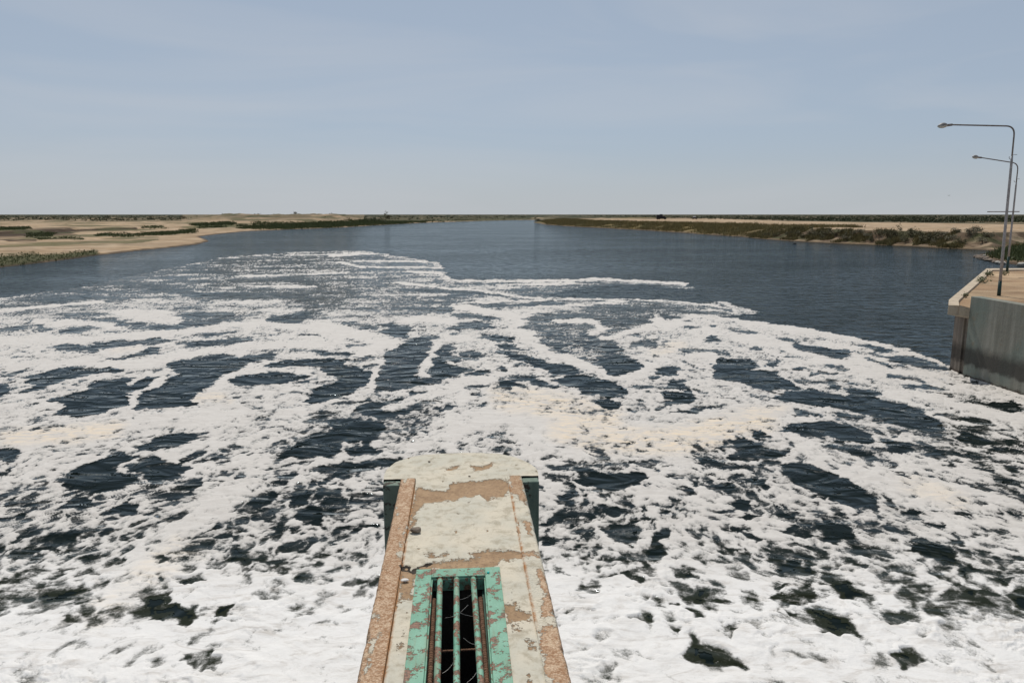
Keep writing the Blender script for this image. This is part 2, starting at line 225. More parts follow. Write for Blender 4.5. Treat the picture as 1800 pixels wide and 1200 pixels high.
# open strokes (frame, value, half width px, points): below zero = open water, above = foam
STROKES = [
 ('A',-.6,4,[(30,925),(150,885),(280,850),(480,828)]), ('A',-.45,5,[(-100,610),(0,600),(200,575)]), ('A',-.6,4,[(260,575),(330,600),(400,640)]),
 ('A',-.5,5,[(480,600),(700,575)]), ('A',-.5,4,[(540,610),(600,590)]), ('A',-.6,5,[(1270,705),(1450,695),(1750,670)]),
 ('A',-.5,4,[(1300,625),(1480,635)]), ('A',-.4,5,[(180,545),(640,520),(780,540)]), ('A',-.35,6,[(420,490),(850,480)]),
 ('A',-.4,5,[(830,540),(980,580)]), ('A',-.5,5,[(1050,585),(1300,580)]), ('A',-.5,4,[(0,850),(120,830)]),
 ('B',-.6,4,[(620,760),(740,765),(860,775)]), ('B',-.45,4,[(400,715),(520,745),(560,730)]), ('B',-.55,4,[(0,690),(140,670)]), ('B',-.4,3,[(520,630),(620,640)]),
 ('B',-.5,7,[(-300,360),(0,350),(300,355),(560,360)]), ('B',-.4,6,[(30,250),(400,245),(560,260)]), ('B',-.6,4,[(1250,310),(1500,330),(1790,345)]),
 ('B',-.5,5,[(1180,440),(1450,450)]), ('B',-.55,3,[(780,1120),(860,1115),(980,1100)]), ('B',-.8,3,[(1290,1045),(1480,1020),(1660,1000),(1850,1000)]),
 ('B',-.45,4,[(680,690),(900,720),(1100,720)]), ('B',-.5,3,[(900,790),(1020,800)]), ('B',-.6,3,[(950,860),(1060,845)]), ('B',-.6,3,[(1150,790),(1330,740)]),
 ('B',-.5,4,[(1550,800),(1760,795)]), ('B',-.5,3,[(1640,770),(1750,755)]), ('B',-.55,3,[(30,740),(370,735)]), ('B',-.7,5,[(120,790),(310,790)]), ('B',-.6,3,[(470,970),(580,965)]),
 ('C',-.8,5,[(400,945),(520,940),(600,970),(680,1005)]), ('C',-.7,3,[(320,870),(400,880)]), ('C',-.8,4,[(0,870),(110,880)]), ('C',-.7,3,[(-20,1005),(150,990),(250,1010)]),
 ('C',-.6,4,[(180,1130),(260,1130),(400,1160)]), ('C',-.5,3,[(1260,1000),(1400,1010)]), ('C',-.6,5,[(0,580),(100,560),(230,575)]), ('C',-.6,4,[(0,500),(120,500),(260,525)]),
 ('C',-.6,4,[(0,810),(150,795)]), ('C',-.6,6,[(160,430),(400,430),(700,410)]), ('C',-.6,4,[(1480,510),(1640,525)]), ('C',-.45,7,[(1290,690),(1400,700)]), ('C',-.5,4,[(0,630),(200,645)]),
 ('C',-.5,3,[(420,1190),(600,1190)]), ('C',-.55,4,[(0,350),(180,345),(370,360)]), ('C',-.5,3,[(0,275),(350,275),(450,265)]), ('C',-.5,4,[(350,320),(620,330)]), ('C',-.6,4,[(50,770),(160,760)]),
 ('C',-.5,3,[(1540,1180),(1730,1160)]), ('C',-.5,3,[(1400,1150),(1500,1140)]),
 ('D',-.5,3,[(660,390),(720,375),(800,380)]), ('D',-.7,4,[(1420,520),(1580,540)]), ('D',-.6,3,[(1310,485),(1400,490)]), ('D',-.5,5,[(640,425),(760,420),(800,455)]),
 ('D',-.5,4,[(0,260),(120,265),(250,275)]), ('D',-.5,4,[(1080,390),(1230,410)]), ('D',-.8,3,[(960,310),(1080,330),(1100,355)]), ('D',-.7,3,[(370,250),(410,245)]),
 ('D',-.5,5,[(830,600),(950,620)]), ('D',-.55,6,[(980,585),(1100,630),(1200,660)]), ('D',-.5,5,[(1380,600),(1600,640)]), ('D',-.5,4,[(1560,670),(1660,675)]), ('D',-.6,5,[(0,430),(20,480),(0,530),(-60,540)]),
 ('D',-.55,4,[(0,580),(120,560),(260,555)]), ('D',-.5,6,[(920,800),(1000,830),(1100,850)]), ('D',-.55,6,[(1280,770),(1350,800),(1450,800)]), ('D',-.55,5,[(1520,810),(1640,830)]), ('D',-.55,6,[(1640,770),(1800,800)]),
 ('F',-.6,5,[(70,385),(200,365),(320,360)]), ('F',-.6,4,[(520,100),(570,105),(630,130)]), ('F',-.4,4,[(420,660),(500,660),(570,690)]), ('F',-.6,4,[(90,120),(160,115)]), ('F',-.55,5,[(80,160),(140,175),(220,205)]),
 ('F',-.5,5,[(470,300),(570,310)]), ('F',-.5,5,[(380,320),(450,345)]), ('F',-.5,3,[(520,385),(570,375)]), ('F',-.45,3,[(320,440),(350,430)]), ('F',-.4,3,[(780,655),(870,665)]), ('F',-.35,2,[(180,860),(230,835),(330,850)]),
 ('F',-.35,3,[(720,800),(770,800)]), ('F',-.45,3,[(750,580),(780,590)]), ('F',-.35,3,[(225,730),(265,730)]), ('F',-.55,4,[(860,70),(1000,120),(1170,110)]),
 # foam arms
 ('P',.8,5,[(630,446),(585,449)]), ('P',.5,2,[(500,449),(560,448),(640,446),(750,449)]), ('P',.75,2.2,[(625,459),(680,459),(750,460)]), ('P',.8,2.4,[(650,470),(720,470),(786,471)]),
 ('P',.7,3,[(430,485),(540,482),(600,480)]), ('P',.55,3,[(430,503),(550,503)]), ('P',.6,3,[(600,461),(640,471)]),
 ('P',.7,4,[(720,478),(770,480),(790,490)]), ('P',.9,2.6,[(785,493),(900,495),(1000,494),(1040,491),(1120,494),(1200,499),(1222,503)]), ('P',.6,2,[(1235,503),(1272,506)]),
 ('P',.65,3.5,[(700,497),(770,505),(850,512),(900,520),(950,526)]), ('P',.5,3,[(880,500),(960,500),(1010,497)]),
 ('P',.75,2.6,[(800,533),(900,530),(1000,526),(1100,526),(1180,530),(1250,536),(1300,547)]), ('P',.5,5,[(1240,545),(1300,550)]), ('P',.5,3,[(920,524),(1030,525),(1100,530)]), ('P',.5,3,[(1000,537),(1070,533)]),
 ('P',.75,6,[(800,538),(850,545),(885,552),(912,562),(900,577),(930,588),(940,604),(975,622),(1012,633),(1042,645),(1065,662),(1100,665),(1132,650),(1162,630),(1250,625)]),
 ('P',.7,5,[(985,565),(1025,563),(1050,568),(1060,580),(1040,585)]), ('P',.65,5,[(1060,595),(1100,585),(1142,573)]),
 ('P',.85,4,[(1195,562),(1225,556),(1300,563),(1350,570),(1400,578)]), ('P',.85,3,[(1390,579),(1443,586),(1516,600),(1593,617),(1655,638)]), ('P',.85,5,[(1232,600),(1222,585),(1240,575)]),
 ('P',.85,8,[(1240,580),(1300,590),(1380,605),(1400,618),(1470,637),(1540,655)]), ('P',.7,6,[(1150,560),(1165,575),(1200,570)]), ('P',.7,5,[(1445,606),(1500,612),(1495,630),(1560,650),(1640,662)]),
 ('P',.7,5,[(-200,548),(0,547),(100,537),(180,530)]), ('P',.7,9,[(-200,600),(30,600),(90,590)]), ('P',.7,6,[(60,565),(140,567),(200,572)]), ('P',.75,6,[(200,548),(280,550),(310,565),(240,560)]),
 ('P',.75,7,[(90,598),(220,592),(320,585),(430,570),(560,575),(600,590)]), ('P',.7,6,[(180,620),(240,615)]), ('P',.7,8,[(-100,640),(120,640),(260,640),(330,625),(440,610),(600,605)]),
 ('P',.8,4,[(232,725),(228,708),(236,692),(260,680),(290,665)]), ('P',.8,6,[(400,660),(380,672),(378,688)]), ('P',.8,3,[(660,650),(655,670),(658,685)]),
 ('P',.8,8,[(690,715),(750,695),(830,670),(880,655)]), ('P',.7,8,[(560,570),(640,595),(690,605),(630,620)]), ('P',.75,6,[(700,570),(740,560),(800,566)]), ('P',.65,7,[(740,660),(770,600),(830,590)]),
 ('P',.40,24,[(450,790),(430,850),(370,895),(290,950),(240,1000),(170,1060),(120,1130)]), ('P',.55,16,[(0,780),(100,770),(230,747),(420,725)]),
 ('P',.55,18,[(780,760),(900,720),(1050,760),(1200,750),(1300,730),(1380,730)]), ('P',.5,14,[(860,690),(930,760),(960,790)]),
 ('P',.48,20,[(1490,825),(1630,855),(1700,880),(1800,930),(1900,960)]), ('P',.7,8,[(1220,875),(1245,905),(1220,920)]), ('P',.7,10,[(1120,860),(1200,870),(1250,900)]),
 ('P',.7,9,[(1560,690),(1640,700),(1720,720),(1800,740)]),
]
CREAM = [('P',1.0,40,[(900,700),(1010,720),(1060,735),(1000,755),(1060,775),(1200,775),(1330,740)]), ('P',.9,26,[(10,770),(120,765),(200,755)]), ('P',.8,14,[(350,700),(370,695),(395,705)]),
 ('P',.5,14,[(1150,620),(1175,612),(1190,605)]), ('P',.4,40,[(330,960),(260,1010),(170,1090)]), ('P',.45,25,[(1600,850),(1680,880)]), ('P',.6,18,[(1270,745),(1370,720)]), ('P',.4,8,[(200,617),(240,612)])]

def foam_field(x, y):
    """cover of the foam at world points: > 0 foam, < 0 open water; also its creamy tint."""
    k = np.clip(y/30, .55, 2.2)
    wx = x+k*(.30*fbm(x/1.3, y/1.6, 3, 11)+.13*fbm(x/.3, y/.3, 3, 12))
    wy = y+k*(.42*fbm(x/1.3, y/1.6, 3, 21)+.20*fbm(x/.3, y/.3, 3, 22))
    px, py = to_px(x, y); qx, qy = to_px(wx, wy)
    f = np.full(x.shape, .215)
    # outer edge of the foam
    front = [(-400,505),(0,525),(150,505),(260,480),(400,452),(520,444),(640,442),(770,462),(790,492),(1000,492),(1045,489),(1200,497),(1225,525),(1280,533),(1330,549),(1250,556),(1390,574),(1443,583),(1516,598),(1593,614),(1660,640),(1690,662),(1850,690),(2200,760),(3400,1010),(3400,3000),(-1600,3000),(-1600,505)]
    sd = seg_dist(qx, qy, front, True, 2.2)
    near = smooth(980, 1160, py)
    f += near*.24
    def each(items, closed):
        for fr, val, wd, pts in items:
            ox, oy, s = FRAMES[fr]
            P = [(ox+a/s, oy+b/s) for a, b in pts]
            xs = [p[0] for p in P]; ys = [p[1] for p in P]; m = 4*wd+6
            sel = np.nonzero((qx > min(xs)-m) & (qx < max(xs)+m) & (qy > min(ys)-m) & (qy < max(ys)+m))[0]
            if len(sel) == 0: continue
            ky = 1.6 if closed else (3.0 if max(ys) < 560 else 1.6)
            yield val, wd, sel, seg_dist(qx[sel], qy[sel], P, closed, ky)
    for val, wd, sel, d in each(ZONES, True):
        w = smooth(-wd, wd, d); f[sel] = f[sel]*(1-w)+val*w
    for val, wd, sel, d in each(POOLS, True):
        w = smooth(-wd*1.1, wd*1.1, d); f[sel] = f[sel]*(1-w)-val*w
    for val, wd, sel, d in each(STROKES, False):
        w = (1-smooth(wd*.3, wd*2.3, d))*(1 if val < 0 else .85); v_ = val if val < 0 else min(val, .62); f[sel] = f[sel]*(1-w)+v_*w
    t = np.zeros_like(f)
    for val, wd, sel, d in each(CREAM, False):
        t[sel] = np.maximum(t[sel], val*(1-smooth(wd*.3, wd*1.4, d)))
    f = np.where(sd < 0, np.minimum(f, -.9*smooth(0, 7, -sd)+f*(1-smooth(0, 5, -sd))), f)
    # broken texture: cells, strings and crumbs of foam
    far = smooth(640, 520, py)
    n1 = fbm(wx/1.05, wy/1.5, 3, 31); n2 = fbm(wx/.36, wy/.5, 4, 41, .65); nf = fbm(wx/7, wy/3.2, 5, 81, .62); nm = fbm(wx/2.2, wy/2.6, 4, 82, .6)
    r = 1-3.0*np.abs(fbm(wx/1.0, wy/1.15, 2, 51, .4)); r2 = 1-3.0*np.abs(fbm(wx/.42, wy/.5, 2, 61, .45)); r = np.maximum(r, -.9); r2 = np.maximum(r2, -.9)
    ctl = np.where(f > 0, 1-.35*smooth(.45, .85, f), 1-.18*smooth(-.6, -.85, f))
    # strings of foam drawn out along the current
    ang = .9*fbm(x/9, y/9, 2, 91); sx_ = (wx-.0)*np.cos(ang)+(wy)*np.sin(ang); sy_ = -wx*np.sin(ang)+wy*np.cos(ang)
    st = 1-3.2*np.abs(fbm(sx_/.34, sy_/1.5, 4, 95, .6)); st2 = 1-3.2*np.abs(fbm(sx_/1.2, sy_/.30, 4, 96, .6))
    f = f+((.20*n1+.24*n2+.20*r+.26*r2+.06*st+.12*st2-.06)*(1-.30*far)+.22*nm+.42*far*nf)*(1-.12*near)*(1+.30*smooth(730, 820, py)*(1-near))*ctl
    f = f-.9*smooth(0, 26, -sd-8)
    return f, t, px, py
# ================================================================= object helpers
def tag(o, label=None, cat=None, group=None, kind=None):
    if label: o['label'] = label
    if cat: o['category'] = cat
    if group: o['group'] = group
    if kind: o['kind'] = kind
    return o
def empty(name, loc=(0,0,0), rz=0.0):
    o = bpy.data.objects.new(name, None); col.objects.link(o); o.location = loc; o.rotation_euler = (0,0,rz); o.empty_display_size = 0.2
    return o
def link_mesh(name, me, mat=None, parent=None, smooth_shade=True):
    o = bpy.data.objects.new(name, me); col.objects.link(o)
    if mat: me.materials.append(mat)
    if parent: o.parent = parent
    if smooth_shade: me.polygons.foreach_set('use_smooth', np.ones(len(me.polygons), bool))
    me.update(); return o
def np_mesh(name, V, F, attrs=None, cols=None):
    """mesh from numpy vertices and an (n,k) face array; float point attributes and colour attributes"""
    me = bpy.data.meshes.new(name); V = np.asarray(V, np.float32); F = np.asarray(F, np.int32); k = F.shape[1]
    me.vertices.add(len(V)); me.vertices.foreach_set('co', V.ravel())
    me.loops.add(F.size); me.loops.foreach_set('vertex_index', F.ravel())
    me.polygons.add(len(F)); me.polygons.foreach_set('loop_start', np.arange(0, F.size, k, dtype=np.int32))
    try: me.polygons.foreach_set('loop_total', np.full(len(F), k, np.int32))
    except Exception: pass
    me.update(calc_edges=True)
    for n, a in (attrs or {}).items():
        me.attributes.new(n, 'FLOAT', 'POINT').data.foreach_set('value', np.asarray(a, np.float32))
    for n, c in (cols or {}).items():
        c4 = np.ones((len(V), 4), np.float32); c4[:, :3] = c
        me.attributes.new(n, 'FLOAT_COLOR', 'POINT').data.foreach_set('color', c4.ravel())
    return me
def grid_faces(nr, nc, keep=None):
    i = np.arange((nr-1)*(nc-1)); r = i//(nc-1); c = i % (nc-1); a = r*nc+c
    F = np.stack([a, a+1, a+nc+1, a+nc], 1)
    if keep is not None: F = F[keep[F].any(1)]
    return F
def compact(V, F, extra):
    used = np.zeros(len(V), bool); used[F.ravel()] = True; idx = np.cumsum(used)-1
    return V[used], idx[F], [e[used] for e in extra]
def bm_obj(name, bm, mat, parent=None, smooth_shade=False, bevel=0.0):
    bmesh.ops.recalc_face_normals(bm, faces=bm.faces[:])
    me = bpy.data.meshes.new(name); bm.to_mesh(me); bm.free()
    o = link_mesh(name, me, mat, parent, smooth_shade)
    if bevel > 0:
        m = o.modifiers.new('bevel', 'BEVEL'); m.width = bevel; m.segments = 2; m.limit_method = 'ANGLE'
    return o
def add_box(bm, x0, x1, y0, y1, z0, z1):
    vs = [bm.verts.new(p) for p in ((x0,y0,z0),(x1,y0,z0),(x1,y1,z0),(x0,y1,z0),(x0,y0,z1),(x1,y0,z1),(x1,y1,z1),(x0,y1,z1))]
    for f in ((0,3,2,1),(4,5,6,7),(0,1,5,4),(1,2,6,5),(2,3,7,6),(3,0,4,7)): bm.faces.new([vs[i] for i in f])
def add_prism(bm, top, zb):
    """closed prism: list of (x, y, z) on top, flat bottom level zb (number or function of index)"""
    t = [bm.verts.new(p) for p in top]
    b = [bm.verts.new((p[0], p[1], zb if not callable(zb) else zb(i))) for i, p in enumerate(top)]
    n = len(top); bm.faces.new(t); bm.faces.new(b[::-1])
    for i in range(n): bm.faces.new([t[i], b[i], b[(i+1) % n], t[(i+1) % n]])
def add_tube(bm, pts, radii, seg=12, cap=True):
    from mathutils import Vector
    pts = [Vector(p) for p in pts]; rings = []; up = None
    for i, p in enumerate(pts):
        d = (pts[min(i+1, len(pts)-1)]-pts[max(i-1, 0)]).normalized()
        if up is None:
            up = Vector((0,0,1)) if abs(d.z) < .9 else Vector((1,0,0))
        s = d.cross(up).normalized(); up = s.cross(d).normalized()
        r = radii[i] if hasattr(radii, '__len__') else radii
        rings.append([bm.verts.new(p+(s*math.cos(2*math.pi*k/seg)+up*math.sin(2*math.pi*k/seg))*r) for k in range(seg)])
    for a, b in zip(rings[:-1], rings[1:]):
        for k in range(seg): bm.faces.new([a[k], a[(k+1) % seg], b[(k+1) % seg], b[k]])
    if cap: bm.faces.new(rings[0][::-1]); bm.faces.new(rings[-1])

# ================================================================= materials
class NT:
    def __init__(self, name):
        self.mat = bpy.data.materials.new(name); self.mat.use_nodes = True
        self.t = self.mat.node_tree; self.t.nodes.clear()
        self.out = self.t.nodes.new('ShaderNodeOutputMaterial')
    def n(self, typ, _props=None, **inp):
        nd = self.t.nodes.new('ShaderNode'+typ)
        for k, v in (_props or {}).items(): setattr(nd, k, v)
        for k, v in inp.items(): self.set(nd, k.replace('_', ' '), v)
        return nd
    def set(self, nd, key, v):
        s = nd.inputs[int(key)] if key.strip().isdigit() else nd.inputs[key]
        if isinstance(v, bpy.types.NodeSocket): self.t.links.new(v, s)
        elif isinstance(v, bpy.types.Node): self.t.links.new(v.outputs[0], s)
        else: s.default_value = v
    def math(self, op, a, b=0.0, c=None, clamp=False):
        nd = self.t.nodes.new('ShaderNodeMath'); nd.operation = op; nd.use_clamp = clamp
        for i, v in enumerate((a, b) if c is None else (a, b, c)): self.set(nd, str(i), v)
        return nd.outputs[0]
    def mix(self, f, a, b):
        nd = self.t.nodes.new('ShaderNodeMix'); nd.data_type = 'RGBA'
        for s, v in (('Factor', f), ('A', a), ('B', b)):
            sock = [q for q in nd.inputs if q.name == s and (q.type == 'RGBA' or (s == 'Factor' and q.type == 'VALUE'))][0]
            if isinstance(v, tuple): v = v if len(v) == 4 else (*v, 1)
            if isinstance(v, bpy.types.NodeSocket): self.t.links.new(v, sock)
            else: sock.default_value = v
        return [q for q in nd.outputs if q.type == 'RGBA'][0]
    def ramp(self, v, lo, hi, t0=0.0, t1=1.0, smooth_step=True):
        nd = self.t.nodes.new('ShaderNodeMapRange'); nd.interpolation_type = 'SMOOTHSTEP' if smooth_step else 'LINEAR'; nd.clamp = True
        for k, x in (('Value', v), ('From Min', lo), ('From Max', hi), ('To Min', t0), ('To Max', t1)): self.set(nd, k, x)
        return nd.outputs['Result']
    def coord(self, scale=None):
        tc = self.t.nodes.new('ShaderNodeTexCoord'); o = tc.outputs['Object']
        if scale:
            mp = self.t.nodes.new('ShaderNodeMapping'); mp.inputs['Scale'].default_value = scale
            self.t.links.new(o, mp.inputs['Vector']); o = mp.outputs['Vector']
        return o
    def noise(self, scale, detail=3.0, rough=0.5, dist=0.0, vec=None, stretch=None):
        nd = self.t.nodes.new('ShaderNodeTexNoise')
        nd.inputs['Scale'].default_value = scale; nd.inputs['Detail'].default_value = detail
        nd.inputs['Roughness'].default_value = rough; nd.inputs['Distortion'].default_value = dist
        self.t.links.new(vec if vec is not None else self.coord(stretch), nd.inputs['Vector'])
        return nd.outputs['Fac']
    def attr(self, name, color=False):
        nd = self.t.nodes.new('ShaderNodeAttribute'); nd.attribute_name = name
        return nd.outputs['Color'] if color else nd.outputs['Fac']
    def bump(self, h, dist, strength=1.0, normal=None):
        nd = self.t.nodes.new('ShaderNodeBump'); self.set(nd, 'Height', h)
        nd.inputs['Distance'].default_value = dist; nd.inputs['Strength'].default_value = strength
        if normal is not None: self.t.links.new(normal, nd.inputs['Normal'])
        return nd.outputs['Normal']
    def bsdf(self, base, rough=0.8, spec=0.3, normal=None, **kw):
        nd = self.t.nodes.new('ShaderNodeBsdfPrincipled')
        if isinstance(base, tuple) and len(base) == 3: base = (*base, 1)
        self.set(nd, 'Base Color', base); self.set(nd, 'Roughness', rough); self.set(nd, 'Specular IOR Level', spec)
        if normal is not None: self.set(nd, 'Normal', normal)
        for k, v in kw.items(): self.set(nd, k.replace('_', ' '), v)
        return nd.outputs['BSDF']
    def done(self, shader):
        self.t.links.new(shader, self.out.inputs['Surface']); return self.mat

def water_normal(m):
    a = m.noise(0.75, 2, .45, .8, stretch=(.8, 1.25, 1)); b = m.noise(2.3, 3, .6, .9, stretch=(.9, 1.25, 1)); c_ = m.noise(9.0, 2, .5, .5)
    sep = m.n('SeparateXYZ', None); m.t.links.new(m.coord(), sep.inputs[0]); wind = m.ramp(sep.outputs['Y'], 26, 62, .09, .65); wind = m.math('MULTIPLY', wind, m.ramp(m.noise(.035, 3, .6, .8, stretch=(.5, 1.6, 1)), .35, .68, .45, 1.3))   # foam damps the small ripples
    n = m.bump(a, 0.24); n = m.bump(m.math('MULTIPLY', b, wind), 0.10, 1.0, n); return m.bump(m.math('MULTIPLY', c_, wind), 0.024, 1.0, n)
def water_shader(m, body):
    """murky river: dark body under a dulled, slightly blue mirror"""
    n = water_normal(m); d = m.n('BsdfDiffuse', None, Normal=n); m.set(d, 'Color', body)
    g = m.n('BsdfGlossy', None, Roughness=0.055, Normal=n); g.inputs['Color'].default_value = (.70, .775, .82, 1)
    fr = m.n('Fresnel', None, IOR=1.13, Normal=n); ms = m.n('MixShader', None); m.set(ms, '0', fr.outputs[0]); m.set(ms, '1', d.outputs[0]); m.set(ms, '2', g.outputs[0])
    return ms.outputs[0]
def mat_water():
    m = NT('river_water'); return m.done(water_shader(m, (.006, .010, .009, 1)))
def mat_foam():
    m = NT('river_foam'); f = m.attr('cover'); t = m.attr('cream'); nr = m.attr('near')
    g1 = m.noise(9.0, 3, .6, .6, stretch=(1, .8, 1)); g2 = m.noise(38.0, 2, .6, .3)
    e = m.math('ADD', f, m.math('MULTIPLY', m.math('SUBTRACT', g1, .5), .6))
    e = m.math('ADD', e, m.math('MULTIPLY', m.math('SUBTRACT', g2, .5), .6))
    wid = m.ramp(nr, 0, 1, .11, .30); lo = m.math('MULTIPLY', wid, -1.0)
    k = m.math('MULTIPLY', m.ramp(e, lo, wid), m.ramp(e, .0, .40, .68, 1.0))
    film = m.math('MULTIPLY', m.ramp(e, -.50, .02), m.ramp(m.noise(3.0, 5, .7, 1.2, stretch=(1, 1.5, 1)), .42, .68, .0, .34)); k = m.math('MAXIMUM', k, film)   # thin grey film between the clumps
    # single bubbles drifting on open water
    vo = m.n('TexVoronoi', None, Scale=16.0); m.t.links.new(m.coord(), vo.inputs['Vector'])
    spark = m.math('MULTIPLY', m.ramp(vo.outputs['Distance'], .17, .10), m.ramp(m.noise(2.2, 2), .50, .62))
    spark = m.math('MULTIPLY', spark, m.ramp(f, -.75, -.35, 0, .55)); k = m.math('MAXIMUM', k, spark)
    # creamy old foam in streaky films, grey-white elsewhere
    st = m.noise(1.1, 5, .68, 1.6, stretch=(1, 2.6, 1)); fine = m.noise(24.0, 3, .65, .8, stretch=(1, 1.8, 1))
    base = m.mix(m.ramp(st, .3, .7), (.49, .455, .415), (.60, .565, .52))
    base = m.mix(m.math('MULTIPLY', nr, m.ramp(st, .25, .55)), base, (.71, .69, .66)); base = m.mix(m.math('MULTIPLY', m.ramp(fine, .30, .62, .45, 0), m.ramp(nr, 0, 1, 1, .35)), base, (.46, .435, .40))
    cr = m.math('MULTIPLY', m.math('MULTIPLY', t, m.ramp(st, .36, .68)), .85)
    base = m.mix(cr, base, (.70, .56, .39))
    thin = m.math('MULTIPLY', m.ramp(e, .02, .50, .25, 0), m.ramp(nr, 0, 1, 1, .55)); base = m.mix(thin, base, (.43, .415, .385))
    h = m.math('ADD', m.math('MULTIPLY', fine, .5), m.noise(5.0, 4, .6, .8, stretch=(1, 1.6, 1)))
    fb = m.bsdf(base, .75, .25, m.bump(h, .022, .5))
    murk = m.mix(nr, (.006, .010, .009), (.020, .023, .014))
    wb = water_shader(m, murk)
    ms = m.n('MixShader', None); m.set(ms, '0', k); m.set(ms, '1', wb); m.set(ms, '2', fb)
    return m.done(ms.outputs[0])
def mat_ground():
    m = NT('bank_soil'); c_ = m.attr('soil', True)
    a = m.noise(.35, 5, .65); b = m.noise(.04, 4, .6, .5, stretch=(1, 1, 1))
    hs = m.n('HueSaturation', None, Color=c_); m.set(hs, 'Value', m.math('MULTIPLY', m.ramp(b, .3, .7, .84, 1.12), m.ramp(a, .25, .75, .72, 1.12)))
    return m.done(m.bsdf(hs.outputs[0], .95, .1, m.bump(m.noise(1.2, 5, .7), .25, .8)))
def mat_leaf(name, c1, c2, rough=.7):
    m = NT(name); oi = m.t.nodes.new('ShaderNodeObjectInfo')
    base = m.mix(m.ramp(m.noise(.7, 3), .3, .7), c1, c2)
    v = m.attr('tone'); base = m.mix(m.ramp(v, 0, 1, 0, .7, False), base, tuple(x*1.7 for x in c2))
    return m.done(m.bsdf(base, rough, .2))
def mat_simple(name, c, rough=.7, spec=.3, var=.25, scale=6.0, metallic=0.0):
    m = NT(name); n = m.noise(scale, 5, .65)
    base = m.mix(m.ramp(n, .3, .7), tuple(x*(1-var) for x in c), tuple(min(1, x*(1+var)) for x in c))
    return m.done(m.bsdf(base, rough, spec, m.bump(m.noise(scale*4, 4), .01, .5), Metallic=metallic))
# ================================================================= water and foam
M_water, M_foam, M_ground = mat_water(), mat_foam(), mat_ground()
V = np.array([(-900,-60,0),(900,-60,0),(900,1400,0),(-900,1400,0)]); wo = link_mesh('river_water', np_mesh('river_water', V, [[0,1,2,3]]), M_water, smooth_shade=False)
tag(wo, 'dark rippled river water between the sandy banks', 'river', kind='structure')

rows = np.concatenate([np.arange(437, 560, 1.0), np.arange(560, 1250, 1.35), np.arange(1250, 1500, 3.0)])
cols = np.concatenate([np.arange(-1500, -330, 7.0), np.arange(-330, 2130, 1.45), np.arange(2130, 3300, 7.0)])
PX, PY = np.meshgrid(cols, rows); X, Y = at(PX, PY); x, y = X.ravel(), Y.ravel()
f, cream, fpx, fpy = foam_field(x, y)
thick = smooth(-.05, .55, f); nearw = smooth(900, 1080, fpy)
near2 = smooth(620, 900, fpy)
lump = fbm(x/.55, y/.8, 3, 71)*.014*near2+fbm(x/1.9+.5*fbm(x/.9, y/.9, 2, 74), y/2.2, 2, 72)*.05*nearw+(1-2*np.abs(fbm(x/1.5, y/1.0, 2, 73)))*.022*nearw+fbm(x/.16, y/.2, 2, 75)*.006*near2
z = .006+thick*(.022+.008*fbm(x/.4, y/.4, 2, 76))*(1-.5*nearw)+smooth(-.1,.9,f)*np.maximum(lump, -.03)
V = np.stack([x, y, np.maximum(z, .005)], 1)
F = grid_faces(len(rows), len(cols), f > -.68)
V, F, ex = compact(V, F[:, ::-1], [f, cream, nearw])
fo = link_mesh('foam', np_mesh('foam', V, F, {'cover': ex[0], 'cream': ex[1], 'near': ex[2]}), M_foam)
tag(fo, 'white and creamy foam in streaks and swirls floating on the dark river', 'foam', kind='stuff')

# ================================================================= ground: banks of the river
def W(pts, z=0.0): return [at(a, b, z) for a, b in pts]
left_shore = [(-62,-60),(-62,20),(-66,75)]+W([(0,470),(60,464),(120,456),(180,448),(250,440),(300,435),(345,430),(368,424),(361,420),(350,416),(380,412),(430,407),(470,405),(520,403),(600,400),(700,394),(760,391),(830,389),(900,387)])+[(30,975),(150,1080)]
right_far = [(190,960),(90,800),(30,720)]+W([(937,391)])
right_bank = W([(960,395),(1000,398),(1060,401),(1120,404),(1180,408),(1250,413),(1300,416),(1350,421),(1400,424),(1450,427),(1500,429),(1550,431),(1600,433),(1650,436),(1700,438),(1740,440)])
spit = W([(1736,444),(1722,447),(1715,450),(1722,454),(1735,458),(1750,461),(1775,464),(1800,466.5),(1850,471)])
river = left_shore+right_far+right_bank+spit+[(70,92),(66,62),(62,30),(62,-60)]
toe = left_shore+right_far+right_bank+W([(1770,440),(1800,439),(1860,437),(1960,434),(2100,431)])+[(190,60),(190,-60)]
terrace = [(-800,-60)]+[(-210,150)]+W([(-60,412),(0,411),(60,409),(140,405),(230,402.5),(330,400)], 1.0)+[(-135,420),(-135,640),(-90,800),(0,1100),(150,1200)]
terr_poly = [(-800,-60),(1000,-60),(1000,1200)]+terrace[::-1]
